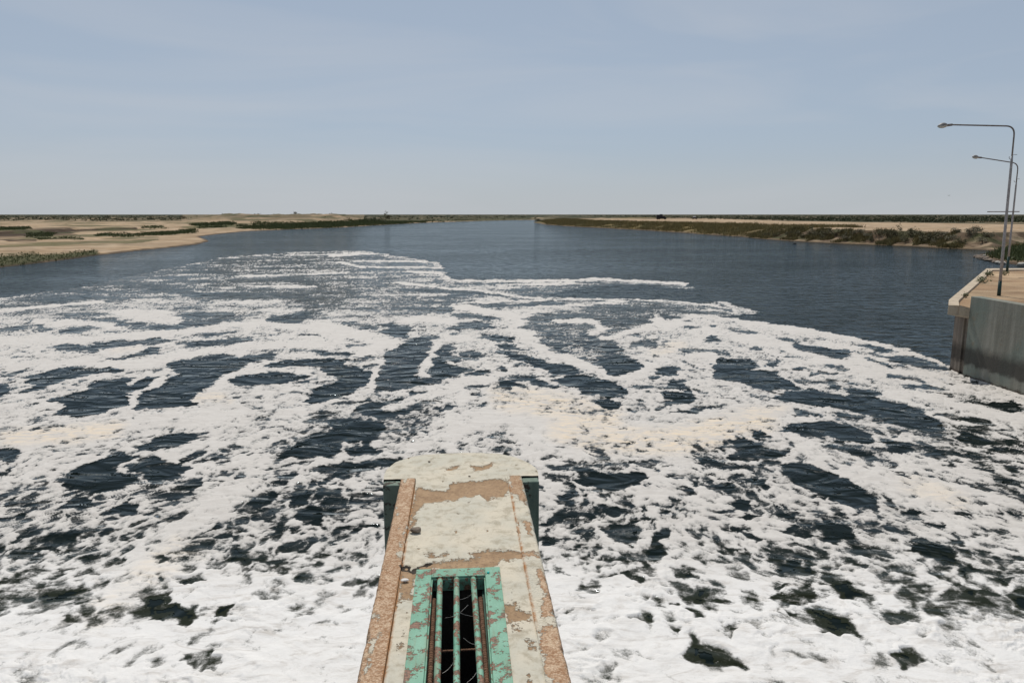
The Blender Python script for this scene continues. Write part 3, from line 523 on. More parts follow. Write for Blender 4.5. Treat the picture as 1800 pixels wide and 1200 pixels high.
def height(x, y):
    n = np.full(x.shape, 1.0)
    w1 = fbm(x/9, y/9, 4, 101); w2 = fbm(x/2.6, y/2.6, 3, 102); w3 = fbm(x/60, y/60, 4, 103)
    d1 = -seg_dist(x, y, river, True, 1.0); d2 = -seg_dist(x, y, toe, True, 1.0); d3 = -seg_dist(x, y, terr_poly, True, 1.0)
    right = smooth(-20, 30, x-np.interp(y, [0,600,935,1100], [0,0,30,150]))
    dd = d1+.5*w1
    low = np.where(d1 < 0, np.maximum(d1*.25, -2.0), np.interp(dd, [0,.8,2.5,10,40,120], [-.02,.16,.30,.5,.8,1.1])+.08*w1*smooth(1,6,d1))
    b = d2+1.6*w1*smooth(0, 2, d2)+.5*w2
    steep = np.interp(b, [0,1.5,3.5,6.5,8.5,40,400,4000], [0,.1,.55,1.5,2.6,2.85,3.0,3.1])
    gentle = np.interp(d2+1.2*w1, [0,3,12,26,60,400,4000], [0,.45,1.5,2.35,2.6,2.85,3.1])
    gm = smooth(215, 255, y)
    bank_r = steep*(1-gm)+gentle*gm
    zr = np.where(d2 > 0, bank_r+.12*w1*smooth(6, 20, d2)+.05*w2, 0)+np.minimum(low, .55)
    spitz = np.where((d2 <= 0) & (d1 > 0), .55*smooth(1, 12, d1)+.18*w2*smooth(.5, 3, d1), 0)
    t = d3+1.5*w1
    zl = low+np.where(d3 > -4, np.interp(t, [0,1.2,3,60,400,3000], [0,.5,.9,1.0,1.5,2.2]), 0)*smooth(2, 8, d1)+.10*w1*smooth(6, 20, d1)+.25*w3*smooth(60, 200, d1)
    px, py_ = to_px(x, np.maximum(y, 5), 2.0)
    mound = 4.9*np.exp(-((y-620)/110)**2)*smooth(300, 400, px)*(1-smooth(600, 665, px))*(1+.10*w1+.12*w3)
    zl = zl+np.where(right < .5, mound*smooth(10, 60, d1), 0)
    z = zr*right+zl*(1-right)+spitz
    z = z+smooth(400, 900, np.hypot(x, y))*.35*w3
    return np.where(d1 < 0, np.maximum(d1*.25, -2.0)-.05, z), d1, d2, d3, right, w1, w2

th = np.radians(np.linspace(-54, 54, 1250))
rr = np.concatenate([np.exp(np.arange(math.log(56), math.log(620), .0042)), np.exp(np.arange(math.log(620), math.log(42000), .024))])
T, R = np.meshgrid(th, rr); x = (R*np.sin(T)).ravel(); y = (R*np.cos(T)).ravel()
z, d1, d2, d3, right, w1, w2 = height(x, y)
def ell(px, py, items, seedk=0):
    """soft union of hand-surveyed patches (polyline, half height in px)"""
    m = np.zeros(px.shape); nx = px+14*fbm(x/14, y/20, 3, 110+seedk); ny = py+2.2*fbm(x/10, y/26, 3, 120+seedk)
    for hw, pts in items:
        xs = [p[0] for p in pts]; ys = [p[1] for p in pts]
        s = np.nonzero((nx > min(xs)-60) & (nx < max(xs)+60) & (ny > min(ys)-20) & (ny < max(ys)+20))[0]
        if len(s): m[s] = np.maximum(m[s], 1-smooth(.6, 1.5, seg_dist(nx[s], ny[s], pts, False, 1.0)/hw))
    return m
GRASS_L = [(10,[(-200,466),(0,459),(60,455)]),(6,[(40,455),(110,451),(165,446)]),(2.6,[(167,413),(230,413.5),(300,410),(340,406)]),(1.6,[(247,400.5),(286,400)]),(3.4,[(344,397),(380,396),(411,394)]),
           (3.2,[(425,399),(480,397)]),(5,[(450,398),(540,397),(600,394),(660,390),(715,389)]),(3,[(50,413),(95,413)]),(1.8,[(-200,403),(0,402),(50,401)]),(3,[(700,388),(790,386),(935,383.5)]),(1.6,[(60,420),(140,419)])]
def soil_colour(px, py):
    sand = np.array([.37,.262,.16]); pale = np.array([.455,.34,.228]); clay = np.array([.085,.058,.037]); olive = np.array([.058,.064,.026]); gold = np.array([.19,.14,.055]); dark = np.array([.030,.037,.017]); grey = np.array([.27,.215,.15])
    def mixc(a, b, k): return a*(1-k[:,None])+b*k[:,None]
    c = np.tile(sand, (len(px),1)); c = mixc(c, pale, smooth(-.3, .6, w1)); 
    streak = fbm(x/18, y/5, 3, 130)
    c = mixc(c, grey, .55*smooth(.1, .8, streak))
    L = right < .5
    g = ell(px, py, GRASS_L, 1)*L; c = mixc(c, olive, g*.92)
    dk = ell(px, py, [(6,[(-200,411),(0,411),(60,409),(125,406)]),(2.4,[(125,405),(240,402)]),(1.5,[(0,423),(60,422)])], 2)*L; c = mixc(c, clay*.7, dk)
    # far scrub belts
    farL = L*(1-smooth(386.0, 391.0, py+4.0*fbm(x/60, y/160, 3, 131)))*smooth(-.25, .25, fbm(x/30, y/90, 4, 132)+.40); farL = np.where((px > 320) & (px < 640), farL*.45, farL); sh = L*smooth(-.05,.35,fbm(x/22, y/40, 4, 139))*(d1 > 12); c = mixc(c, olive*1.3, sh*.75)
    brush = np.array([.078,.070,.036]); c = mixc(c, brush, farL*.8); c = mixc(c, dark, farL*.95*smooth(385.0, 380.5, py+2*fbm(x/50, y/150, 3, 144)))
    Rm = right >= .5
    edge = np.interp(px, [937,1000,1200,1400,1500,1700,1800,2100], [381.5,382.5,384.2,388.5,391,392,393,394])
    farR = Rm*(1-smooth(-1.0, 1.0, py-edge+1.6*fbm(x/50, y/120, 3, 133)))*smooth(-.75, -.1, fbm(x/35, y/110, 4, 134)+.1)
    c = mixc(c, dark, farR*.95)
    # right bank: dry reeds on the gentle part, raw clay and scrub on the cut
    gent = smooth(215, 255, y)
    reedband = Rm*gent*smooth(.4, 2, d2)*(1-smooth(22, 34, d2+5*w1))
    c = mixc(c, gold, reedband*.95); c = mixc(c, olive, reedband*.8*smooth(-.1, .5, fbm(x/12, y/12, 3, 135)))
    cut = Rm*(1-gent)*smooth(.9, 1.8, d2)*(1-smooth(9.0, 12.0, d2+1.6*w1)); c = mixc(c, clay, cut*.9)
    c = mixc(c, olive, cut*.8*smooth(-.2, .3, fbm(x/6, y/6, 3, 136))); c = mixc(c, pale, cut*.6*smooth(.2, .55, fbm(x/7, y/5, 3, 137))*smooth(1690,1740,px)+cut*.35*smooth(.35, .6, fbm(x/5, y/3, 3, 138)))
    sp = (d2 <= 0)*(d1 > 0)*Rm; c = mixc(c, clay*1.3, sp*.9); c = mixc(c, olive*.7, sp*.9*smooth(1.0, 3.5, d1+w1))
    wet = smooth(1.8, .3, d1+.5*w2)*(d1 > -3); c = mixc(c, clay*.6, wet*.85)
    return c
hx, hy = to_px(x, np.maximum(y, 1), z); soil = soil_colour(hx, hy)
V = np.stack([x, y, z], 1); F = grid_faces(len(rr), len(th), z > -.7)
V2, F2, ex = compact(V, F, [soil])
go = link_mesh('ground', np_mesh('ground', V2, F2, None, {'soil': ex[0]}), M_ground)
tag(go, 'pale sandy river banks and scrubby steppe running to the horizon', 'ground', kind='structure')

# ================================================================= vegetation
def leaf_cloud(n, rx, ry, rz, size, seed=0, zb=0.0, clumps=7):
    """many small leaf quads gathered in clumps inside an uneven crown"""
    r = np.random.default_rng(seed)
    cc = r.normal(size=(clumps,3))*np.array([rx,ry,rz])*.45; cc[:,2] = np.abs(cc[:,2])*.9+rz*.35; cs = r.uniform(.35,.65,clumps)
    k = r.integers(0, clumps, n); p = cc[k]+r.normal(size=(n,3))*np.array([rx,ry,rz])*.42*cs[k][:,None]
    p[:,2] = np.abs(p[:,2])+zb
    a = r.normal(size=(n,3)); a /= np.linalg.norm(a,axis=1)[:,None]; b = np.cross(a, r.normal(size=(n,3))); b /= np.linalg.norm(b,axis=1)[:,None]
    s = size*r.uniform(.5,1.3,n)[:,None]
    V = np.stack([p-a*s, p+b*s*.4, p+a*s, p-b*s*.4], 1).reshape(-1,3); F = np.arange(4*n).reshape(-1,4)
    return V, F, np.repeat(r.uniform(0,1,n)*.6+.4*r.uniform(0,1,clumps)[k], 4)
def blades(px, py, pz, h, w, n, seed, lean=.35):
    """n grass blades (single tapered triangles) round every given root"""
    r = np.random.default_rng(seed); N = len(px)
    o = np.repeat(np.stack([px,py,pz],1), n, 0); hh = np.repeat(h, n)*r.uniform(.5,1.1,N*n); ww = np.repeat(w, n)*r.uniform(.6,1.2,N*n)
    o[:,:2] += r.normal(size=(N*n,2))*np.repeat(h, n)[:,None]*.35
    an = r.uniform(0, 2*math.pi, N*n); d = np.stack([np.cos(an), np.sin(an), 0*an],1)*(ww/2)[:,None]
    tip = o+np.stack([r.normal(size=N*n)*hh*lean, r.normal(size=N*n)*hh*lean, hh],1)
    o[:,2] -= .05
    V = np.stack([o-d, o+d, tip],1).reshape(-1,3)
    return V, np.arange(3*N*n).reshape(-1,3), np.repeat(r.uniform(0,1,N*n)*.5+.5*np.repeat(r.uniform(0,1,N),n), 3)
M_scrub = mat_leaf('scrub_leaves', (.026,.034,.015), (.052,.056,.024)); M_grass = mat_leaf('bank_grass_blades', (.042,.058,.020), (.085,.092,.035))
M_reed = mat_leaf('dry_reed', (.080,.070,.028), (.185,.145,.060)); M_shrub = mat_leaf('shrub_leaves', (.045,.048,.024), (.115,.10,.05))
M_shrub_grey = mat_leaf('grey_shrub_leaves', (.10,.095,.06), (.22,.19,.125)); M_twig = mat_simple('twig_bark', (.16,.11,.075), .9, .1)
M_weed = mat_leaf('weed_leaves', (.06,.075,.035), (.14,.15,.08))

def ground_z(px_, py_):
    a = np.array(px_, float).ravel(); b = np.array(py_, float).ravel(); return height(a, b)
# reeds along the gentle part of the right bank
N = 26000; sy = 215+(rng.uniform(0,1,N)**1.3)*470; base = np.interp(sy, [p[1] for p in right_bank[::-1]], [p[0] for p in right_bank[::-1]])
sx = base+rng.uniform(.6, 30, N); zz, e1, e2, e3, er, ew1, ew2 = ground_z(sx, sy)
ok = (e2 > .5) & (e2 < 30+4*ew1) & (fbm(sx/10, sy/14, 3, 140) > -.35); sx, sy, zz = sx[ok], sy[ok], zz[ok]
h = rng.uniform(.5, 1.25, len(sx))*(1+.4*fbm(sx/9, sy/9, 2, 141)); V, F, tn = blades(sx, sy, zz, h, h*.20, 4, 31)
N = 16000; sy = 140+rng.uniform(0,1,N)*95; base = np.interp(sy, [p[1] for p in right_bank[::-1]], [p[0] for p in right_bank[::-1]]); sx = base+rng.uniform(.4, 10, N); zz, e1, e2, e3, er, ew1, ew2 = ground_z(sx, sy)
ok = (e2 > .6) & (e2 < 9.5) & (fbm(sx/6, sy/6, 3, 143) > .10+.35*smooth(172, 150, sy)); sx, sy, zz = sx[ok], sy[ok], zz[ok]   # scattered along the cut part
h = rng.uniform(.4, 1.0, len(sx)); Vb, Fb, tb = blades(sx, sy, zz, h, h*.25, 4, 34); V = np.concatenate([V, Vb]); F = np.concatenate([F, Fb+len(tn)]); tn = np.concatenate([tn, tb*.6])
tag(link_mesh('reeds', np_mesh('reeds', V, F, {'tone': tn}), M_reed, smooth_shade=False), 'dry golden reeds along the gentle right river bank', 'reeds', kind='stuff')
# green grass on the banks
N = 220000; gx = rng.uniform(-330, 10, N); gy = 85+rng.uniform(0,1,N)**1.5*620; zz, e1, e2, e3, er, ew1, ew2 = ground_z(gx, gy)
_x, _y = x, y; x, y = gx, gy; hpx, hpy = to_px(gx, gy, zz); gm = ell(hpx, hpy, GRASS_L, 1); x, y = _x, _y
ok = (gm > rng.uniform(.05, .8, N)) & (e1 > .3) & (er < .5); gx, gy, zz = gx[ok], gy[ok], zz[ok]
h = rng.uniform(.12, .32, len(gx))*np.interp(gy, [100,200,400], [1.0,1.7,3.4]); V, F, tn = blades(gx, gy, zz, h, h*.5, 4, 32)
N = 16000; sx = rng.uniform(72, 175, N); sy = rng.uniform(92, 152, N); zz, e1, e2, e3, er, ew1, ew2 = ground_z(sx, sy); ok = (e2 < 1.0) & (e1 > 1.6)
h = rng.uniform(.35, .9, ok.sum()); Vb, Fb, tb = blades(sx[ok], sy[ok], zz[ok], h, h*.28, 5, 33)
V = np.concatenate([V, Vb]); F = np.concatenate([F, Fb+len(tn)]); tn = np.concatenate([tn, tb])
tag(link_mesh('bank_grass', np_mesh('bank_grass', V, F, {'tone': tn}), M_grass, smooth_shade=False), 'green grass growing in patches along the river banks', 'grass', kind='stuff')
# low scrub over the far steppe: leaf clumps on the ground
def scrub_points(n, pxr, pyr, seed, side):
    r = np.random.default_rng(seed); px = r.uniform(*pxr, n); py = r.uniform(*pyr, n); a, b = at(px, py, 3.0 if side else 2.2)
    zz, e1, e2, e3, er, w_, _ = ground_z(a, b); k = (e1 > 12) & ((er > .5) == bool(side)) & (e2 > (18 if side else -1e9)); return a[k], b[k], zz[k]
parts = []
sa = scrub_points(7500, (930,2100), (379.0,392.0), 51, 1); q = sa[0]/sa[1]*1300+900; lim = np.interp(q, [937,1200,1400,1700,2100], [381.5,384.0,388.5,392,394]); pyq = to_px(sa[0], sa[1], sa[2])[1]; k = pyq < lim; sa = tuple(v[k] for v in sa)
sb = scrub_points(5200, (-300,935), (379.0,388.5), 52, 0); pxb, pyb = to_px(*sb); k = ~((pxb > 320) & (pxb < 640) & (rng.uniform(0,1,len(pxb)) < .8)) & (fbm(sb[0]/40, sb[1]/90, 3, 142) > -.15); sb = tuple(v[k] for v in sb)
Vs, Fs, Ts, off = [], [], [], 0
for (ax, ay, az) in (sa, sb):
    for i in range(len(ax)):
        d = ay[i]; hgt = rng.uniform(.35, 1.0)*(1+.0005*d); v, fc, tt = leaf_cloud(14, hgt*1.8, hgt*1.8, hgt*.75, hgt*.55, int(i)+9000, 0, 3)
        Vs.append(v+np.array([ax[i], ay[i], az[i]-.1])); Fs.append(fc+off); Ts.append(tt); off += len(v)
tag(link_mesh('far_scrub', np_mesh('far_scrub', np.concatenate(Vs), np.concatenate(Fs), {'tone': np.concatenate(Ts)}), M_scrub, smooth_shade=False), 'dark green scrub covering the far steppe up to the horizon', 'scrub', kind='stuff')

# single shrubs one can tell apart
def shrub_mesh(seed, w, h, n, size):
    V, F, tn = leaf_cloud(n, w/2, w/2, h*.75, size, seed, 0, 9); return np_mesh('shrub_foliage', V, F, {'tone': tn})
def stems(seed, w, h):
    bm = bmesh.new(); r = random.Random(seed)
    for i in range(6):
        a = r.uniform(0, 6.28); e = (math.cos(a)*w*.3, math.sin(a)*w*.3, h*r.uniform(.5,.8)); add_tube(bm, [(0,0,-.1),(e[0]*.4,e[1]*.4,e[2]*.55),e], [.06,.045,.015], 6)
    me = bpy.data.meshes.new('shrub_stem'); bm.to_mesh(me); bm.free(); return me
green_f = [shrub_mesh(200+i, 3.0, 2.0, 420, .20) for i in range(3)]; grey_f = [shrub_mesh(210+i, 3.0, 1.6, 420, .20) for i in range(3)]; stem_me = stems(5, 3.0, 2.0); stem_me.materials.append(M_twig)
for me in green_f: me.materials.append(M_shrub)
for me in grey_f: me.materials.append(M_shrub_grey)
def shrub(px, py, zg, scale, kind, label, group, inland=None):
    if inland is None: a, b = at(px, py, zg)
    else:
        k = (px-900)/F_PX; ang = [p[0]/p[1]*F_PX*CP+900 for p in right_bank]; ys = np.interp(px, [to_px(p[0], p[1])[0] for p in right_bank], [p[1] for p in right_bank])
        b = ys+inland; a = k*(b*CP+5*SP)
    zz = float(ground_z([a], [b])[0][0])
    e = empty('shrub', (a, b, zz-.08), rng.uniform(0, 6.28)); e.scale = (scale, scale, scale*rng.uniform(.85, 1.15)); tag(e, label, 'shrub', group)
    me = (grey_f if kind else green_f)[int(rng.integers(0, 3))]
    c_ = bpy.data.objects.new('foliage', me); col.objects.link(c_); c_.parent = e
    s_ = bpy.data.objects.new('stem', stem_me); col.objects.link(s_); s_.parent = e
G1, G2, G3 = 'green shrubs on the cut right bank', 'pale grey shrubs on the cut right bank', 'dark bushes on the left steppe'
for px, ins, s in [(a_, b_, c_*.8) for a_, b_, c_ in [(1386,7,.9),(1404,10,1.0),(1424,8,1.1),(1436,12,1.0),(1452,11,1.15),(1470,9,1.2),(1484,6,.9),(1500,10,.8),(1546,10,1.1),(1560,7,1.2),(1576,11,1.1),(1590,4.5,.9),(1600,9,1.3),(1614,10,1.1),(1628,5,1.3),(1640,10,1.0),(1652,7,.9),(1594,3,.7),(1690,4,.8),(1532,4,.8),(1365,9,.8),(1348,10,.9),(1412,5,.7),(1446,5,.8)]]:
    shrub(px, 0, 0, s, 0, 'olive green shrub growing on the cut face of the right river bank', G1, min(ins, 7.5))
for px, ins, s in [(1514,8,.8),(1526,6,.7),(1660,10,.9),(1672,6,.8),(1704,8,.9),(1716,10,.8),(1728,5,.7),(1738,9,.8),(1490,3.5,.6),(1682,10,.7),(1644,4,.6)]:
    shrub(px, 0, 0, s, 1, 'pale grey dry shrub on the crumbling clay of the right bank', G2, ins)
for px, py, s in [(190,385.5,1.6),(300,386,1.3),(322,385.5,1.8),(416,385.5,1.5),(95,386,1.2),(365,385.5,.9),(520,388,1.0),(642,384,1.2)]:
    shrub(px, py, 2.0, s, 0, 'dark rounded bush standing alone on the sandy left steppe', G3)
shrub(681, 384.0, 2.2, 3.2, 0, 'wide dark bush where the left bank meets the skyline', None)
shrub(944, 390.6, .3, 2.0, 0, 'round bush at the tip of the right bank where the river bends', None)

# ================================================================= river pier with grate
PYAW = math.atan2(.0715, 1); PT = 4.0
def cq(cx, cy, z=PT):                         # survey point of the pier's top -> pier coordinates
    a, b = at(580+cx/2.856, 780+cy/2.857, z); return (a*math.cos(PYAW)+b*math.sin(PYAW), -a*math.sin(PYAW)+b*math.cos(PYAW))
def mat_pier():
    m = NT('pier_paint'); bare = m.attr('bare'); rust = m.attr('rust'); agg = m.attr('aggregate')
    n1 = m.noise(7, 6, .7, .3); n2 = m.noise(38, 5, .7); n3 = m.noise(2.2, 4, .6)
    e = m.math('ADD', bare, m.math('MULTIPLY', m.math('SUBTRACT', n2, .5), 1.1)); k = m.ramp(e, -.03, .10)
    flake = m.math('MULTIPLY', m.ramp(n2, .66, .70), m.ramp(n1, .50, .60)); k = m.math('MAXIMUM', k, flake)
    paint = m.mix(m.ramp(n3, .35, .65), (.575,.515,.405), (.50,.47,.385)); paint = m.mix(m.ramp(n1, .46, .66, 0, .75), paint, (.34,.295,.215)); paint = m.mix(m.ramp(n2, .30, .45, .35, 0), paint, (.33,.27,.18))
    vo = m.n('TexVoronoi', None, Scale=62.0); m.t.links.new(m.coord(), vo.inputs['Vector'])
    conc = m.mix(m.ramp(n1, .3, .7), (.27,.175,.10), (.38,.255,.15)); conc = m.mix(m.ramp(n2, .50, .68, 0, .6), conc, (.14,.09,.06))
    peb = m.mix(vo.outputs['Distance'], (.66,.50,.35), (.27,.15,.08)); peb = m.mix(m.ramp(n2, .42, .6), peb, (.31,.175,.095)); peb = m.mix(m.ramp(n1, .5, .7, 0, .7), peb, (.62,.48,.33))
    conc = m.mix(agg, conc, peb); base = m.mix(k, paint, conc)
    rk = m.math('MULTIPLY', rust, m.ramp(m.noise(7, 5, .75), .36, .62)); base = m.mix(rk, base, (.36,.15,.045))
    crack = m.attr('crack'); base = m.mix(m.ramp(m.math('ADD', crack, m.math('MULTIPLY', m.math('SUBTRACT', n2, .5), .6)), .45, .6), base, (.05,.04,.03))
    hgt = m.math('SUBTRACT', m.math('MULTIPLY', n2, .35), m.math('MULTIPLY', k, .6)); hgt = m.math('ADD', hgt, m.math('MULTIPLY', m.math('MULTIPLY', vo.outputs['Distance'], agg), -.6))
    return m.done(m.bsdf(base, .85, .2, m.bump(hgt, .012, .9)))
def mat_pier_side():
    m = NT('pier_wall_paint'); n = m.noise(5, 6, .7); v = m.noise(1.2, 4, .6, stretch=(3, 3, .4)); base = m.mix(m.ramp(v, .35, .65), (.10,.14,.11), (.20,.25,.20))
    base = m.mix(m.ramp(n, .56, .62), base, (.06,.05,.04)); return m.done(m.bsdf(base, .8, .2, m.bump(n, .02, .7)))
M_pier, M_pside = mat_pier(), mat_pier_side()
BARE = [[(432,215),(540,232),(580,236),(622,190),(760,181),(892,176),(902,240),(870,262),(782,285),(760,255),(700,264),(640,276),(560,290),(480,300),(432,352),(412,420),(388,480),(402,350)],
 [(470,556),(590,548),(600,562),(490,572)], [(680,536),(800,534),(900,524),(965,540),(965,568),(872,580),(838,612),(815,628),(500,630),(440,640),(482,600),(600,588),(680,578),(745,560)],
 [(355,612),(440,640),(432,690),(412,782),(345,792),(345,690)], [(870,792),(940,790),(965,832),(1014,852),(1002,892),(888,892)], [(975,988),(1020,990),(1050,1022),(1000,1018)], [(425,360),(440,370),(420,420),(400,420)],
 [(575,122),(660,106),(642,130),(590,132)], [(700,112),(835,95),(800,122),(730,132)], [(920,905),(945,900),(950,935),(930,940)], [(340,1010),(375,1015),(365,1035),(345,1030)], [(360,930),(390,940),(380,960)]]
BARE_R = [[(900,160),(958,160),(1000,320),(970,290),(908,250),(900,200)], [(955,385),(1010,395),(1016,420),(1024,475),(1000,450),(965,405)], [(960,540),(1070,544),(1074,570),(962,570)],
 [(1040,640),(1070,636),(1110,720),(1140,870),(1070,884),(1060,820),(1076,760),(1045,700)], [(1062,930),(1165,895),(1200,1000),(1245,1210),(1140,1210),(1088,1150),(1066,1020)]]
PAINT_L = [[(345,890),(420,890),(400,930),(350,925)]]
def pier_attrs(u, v):
    uu = u+.035*fbm(u/.16, v/.16, 3, 150)+.022*fbm(u/.05, v/.05, 3, 151); vv = v+.06*fbm(u/.16, v/.16, 3, 152)+.03*fbm(u/.05, v/.05, 3, 153)
    def poly(lst):
        d = np.full(u.shape, -9.0)
        for p in lst:
            q = [cq(*t) for t in p]; d = np.maximum(d, seg_dist(uu, vv, q, True, .55))
        return d
    panel = poly(BARE); rstrip = poly(BARE_R); 
    right_, left_ = u > .532, u < -.524
    b = np.where(right_, rstrip, panel); b = np.where(left_, np.where(v < 8.2, .06+.10*fbm(u/.1, v/.3, 3, 154), b), b)
    b = np.where(v > 8.21, panel, b)
    # wear along the outer edges and far-off parts
    b = np.maximum(b, np.where(right_ & (v < 8.2), (u-.69)*1.0+.05*fbm(u/.1, v/.2, 3, 155)-.04, -9))
    b = np.maximum(b, -.11+.14*fbm(u/.12, v/.2, 5, 156, .65))
    agg = np.where((np.abs(u+.002) > .53) & (v < 8.2), 1.0, 0.0); agg = np.where((u > 0) & (v > 6.05), agg*.6, agg)
    ju = np.abs(u-.537-.006*fbm(u*0, v/.4, 2, 157)); rust = smooth(.016, .003, ju)*smooth(4.9, 5.1, v)*smooth(8.1, 7.9, v)+.75*smooth(.02, .005, np.abs(u+.524))*(v < 7.9)
    crk = smooth(.05, .0, seg_dist(uu, vv, [cq(*t) for t in [(360,622),(420,632),(455,615),(500,600)]], False, 1.0))
    for q_ in ([(655,262),(690,340),(676,420),(712,500),(700,540)], [(905,640),(925,720),(915,800)], [(520,70),(640,66),(760,78),(880,70)], [(385,800),(372,900),(380,990),(360,1090)], [(560,330),(500,400),(470,480)]):
        crk = np.maximum(crk, .56*smooth(.007, .0, seg_dist(uu, vv, [cq(*t) for t in q_], False, 1.0)))
    crk = np.maximum(crk, .62*smooth(.008, .0, np.abs(u+.524))*(v < 8.2)); crk = np.maximum(crk, .58*smooth(.006, .0, ju)*(v < 8.2))
    return {'bare': np.clip(b*9, -1, 1), 'rust': np.clip(rust, 0, 1), 'aggregate': agg, 'crack': crk}
pier = tag(empty('bridge_pier', (0, 0, 0), PYAW), 'weathered cream painted concrete pier jutting into the foaming river', 'pier')
GU0, GU1, GV1 = -.272, .192, 5.81             # opening under the grate
# top panel
vr = np.concatenate([np.arange(-1.2, 3.2, .1), np.arange(3.2, 8.2, .0125), [8.2]]); ur = np.unique(np.concatenate([np.linspace(-.527, GU0, 22), np.linspace(GU0, GU1, 38), np.linspace(GU1, .533, 28)]))
vr = np.sort(np.append(vr, GV1)); U, Vv = np.meshgrid(ur, vr); u, v = U.ravel(), Vv.ravel(); at_ = pier_attrs(u, v)
z = PT+.004*fbm(u/.2, v/.2, 3, 160)-.012*smooth(-.1, .3, at_['bare'])-.012*smooth(.4, .8, at_['crack'])
i = np.arange((len(vr)-1)*(len(ur)-1)); F = grid_faces(len(vr), len(ur)); cu = u[F].mean(1); cv = v[F].mean(1); F = F[~((cu > GU0) & (cu < GU1) & (cv < GV1))]
V, F, ex = compact(np.stack([u, v, z], 1), F, [at_[k] for k in ('bare','rust','aggregate','crack')])
link_mesh('top_panel', np_mesh('top_panel', V, F, dict(zip(('bare','rust','aggregate','crack'), ex))), M_pier, pier)
# rounded nose: top with an uneven edge rolling into the side wall
NOSE = [(-.895,8.2),(-.905,8.38),(-.892,8.557),(-.809,8.83),(-.65,9.01),(-.479,9.09),(-.252,9.125),(.003,9.136),(.257,9.115),(.50,9.06),(.673,8.92),(.822,8.68),(.892,8.50),(.905,8.36),(.895,8.2)]
P = np.array(NOSE); seg = np.concatenate([[0], np.cumsum(np.hypot(*np.diff(P, axis=0).T))]); tt = np.linspace(0, seg[-1], 200); bx = np.interp(tt, seg, P[:,0]); by = np.interp(tt, seg, P[:,1])
for _ in range(6): bx[1:-1] = (bx[:-2]+bx[1:-1]*2+bx[2:])/4; by[1:-1] = (by[:-2]+by[1:-1]*2+by[2:])/4
kk = np.linspace(0, 1, 60)[:, None]; cxn = bx*.98; U = cxn*(1-kk)*0+bx[None,:]*kk+(bx*.98)[None,:]*(1-kk); Vn = 8.2+(by-8.2)[None,:]*kk
u, v = U.ravel(), Vn.ravel(); rnd = np.repeat(kk.ravel(), 200); at_ = pier_attrs(u, v); z = PT+.004*fbm(u/.2, v/.2, 3, 160)-.012*smooth(-.1, .3, at_['bare'])-.012*smooth(.95, 1.0, rnd)-.03*np.clip(fbm(u/.12, v/.12, 4, 163)-.15, 0, 1)*smooth(.93, .985, rnd)
Vt = np.stack([u, v, z], 1); Ft = grid_faces(60, 200)
zr = [PT-.03, PT-.06, 3.6, 3.0, 2.0, 1.0, 0.0, -1.0]; low = [np.stack([bx+.004*fbm(tt*6, tt*0+q, 2, 161), by+.004*fbm(tt*6, tt*0+q, 2, 162), np.full(200, q)], 1) for q in zr]
link_mesh('nose_top', np_mesh('nose_top', Vt, Ft, at_), M_pier, pier)
Vw = np.concatenate([np.stack([bx, by, np.full(200, PT-.012)], 1)]+low); link_mesh('nose_wall', np_mesh('nose_wall', Vw, grid_faces(len(zr)+1, 200)), M_pside, pier)
bm = bmesh.new(); add_box(bm, -.89, -.70, 8.06, 8.215, -1, PT-.022); add_box(bm, .70, .89, 8.06, 8.215, -1, PT-.022); bm_obj('nose_shoulder', bm, M_pside, pier, bevel=.012)
bm = bmesh.new(); add_box(bm, -.70, .70, 8.17, 8.75, -1, PT-.03); bm_obj('nose_core', bm, M_pside, pier)
# edge strips with chamfered, chipped outer edges
for sgn in (-1, 1):
    prof = [(.530,-.03),(.531,.004),(.534,.009)]+[(q, .010) for q in np.linspace(.545, .672, 12)]+[(.683,.007),(.692,-.002),(.700,-.022),(.707,-.05),(.712,-.09),(.716,-.16),(.72,-.4),(.725,-1.2),(.73,-5.0)]
    vr = np.concatenate([np.arange(-1.2, 3.2, .1), np.arange(3.2, 8.19, .0125), [8.2]]); pr = np.array(prof); U, Vv = np.meshgrid(pr[:,0], vr); Z = np.repeat((PT+pr[:,1])[None,:], len(vr), 0)
    chip = np.clip(fbm(Vv/.22, U/.1, 4, 170+sgn)-.1, 0, 1)*np.where((U > .66) & (Z > 3.8), 1, 0); Z = Z-.03*chip; U = U-.022*chip+.004*fbm(Vv/.06, Z/.06, 2, 172)*(U > .66)
    u, v = (sgn*U).ravel(), Vv.ravel(); at_ = pier_attrs(u, v); at_['bare'] = np.where((Z.ravel() < PT-.03), .25*fbm(v/.12, Z.ravel()/.1, 3, 173)+(.2 if sgn < 0 else -.05), at_['bare'])
    F = grid_faces(len(vr), len(prof)); F = F[:, ::-1] if sgn > 0 else F
    o = link_mesh('edge_strip', np_mesh('edge_strip', np.stack([u, v, Z.ravel()], 1), F[:, ::-1], at_), M_pier, pier)
    tag(o, 'bare pebbly brown edge strip' if sgn < 0 else 'cream painted edge strip flaking along its outer side')
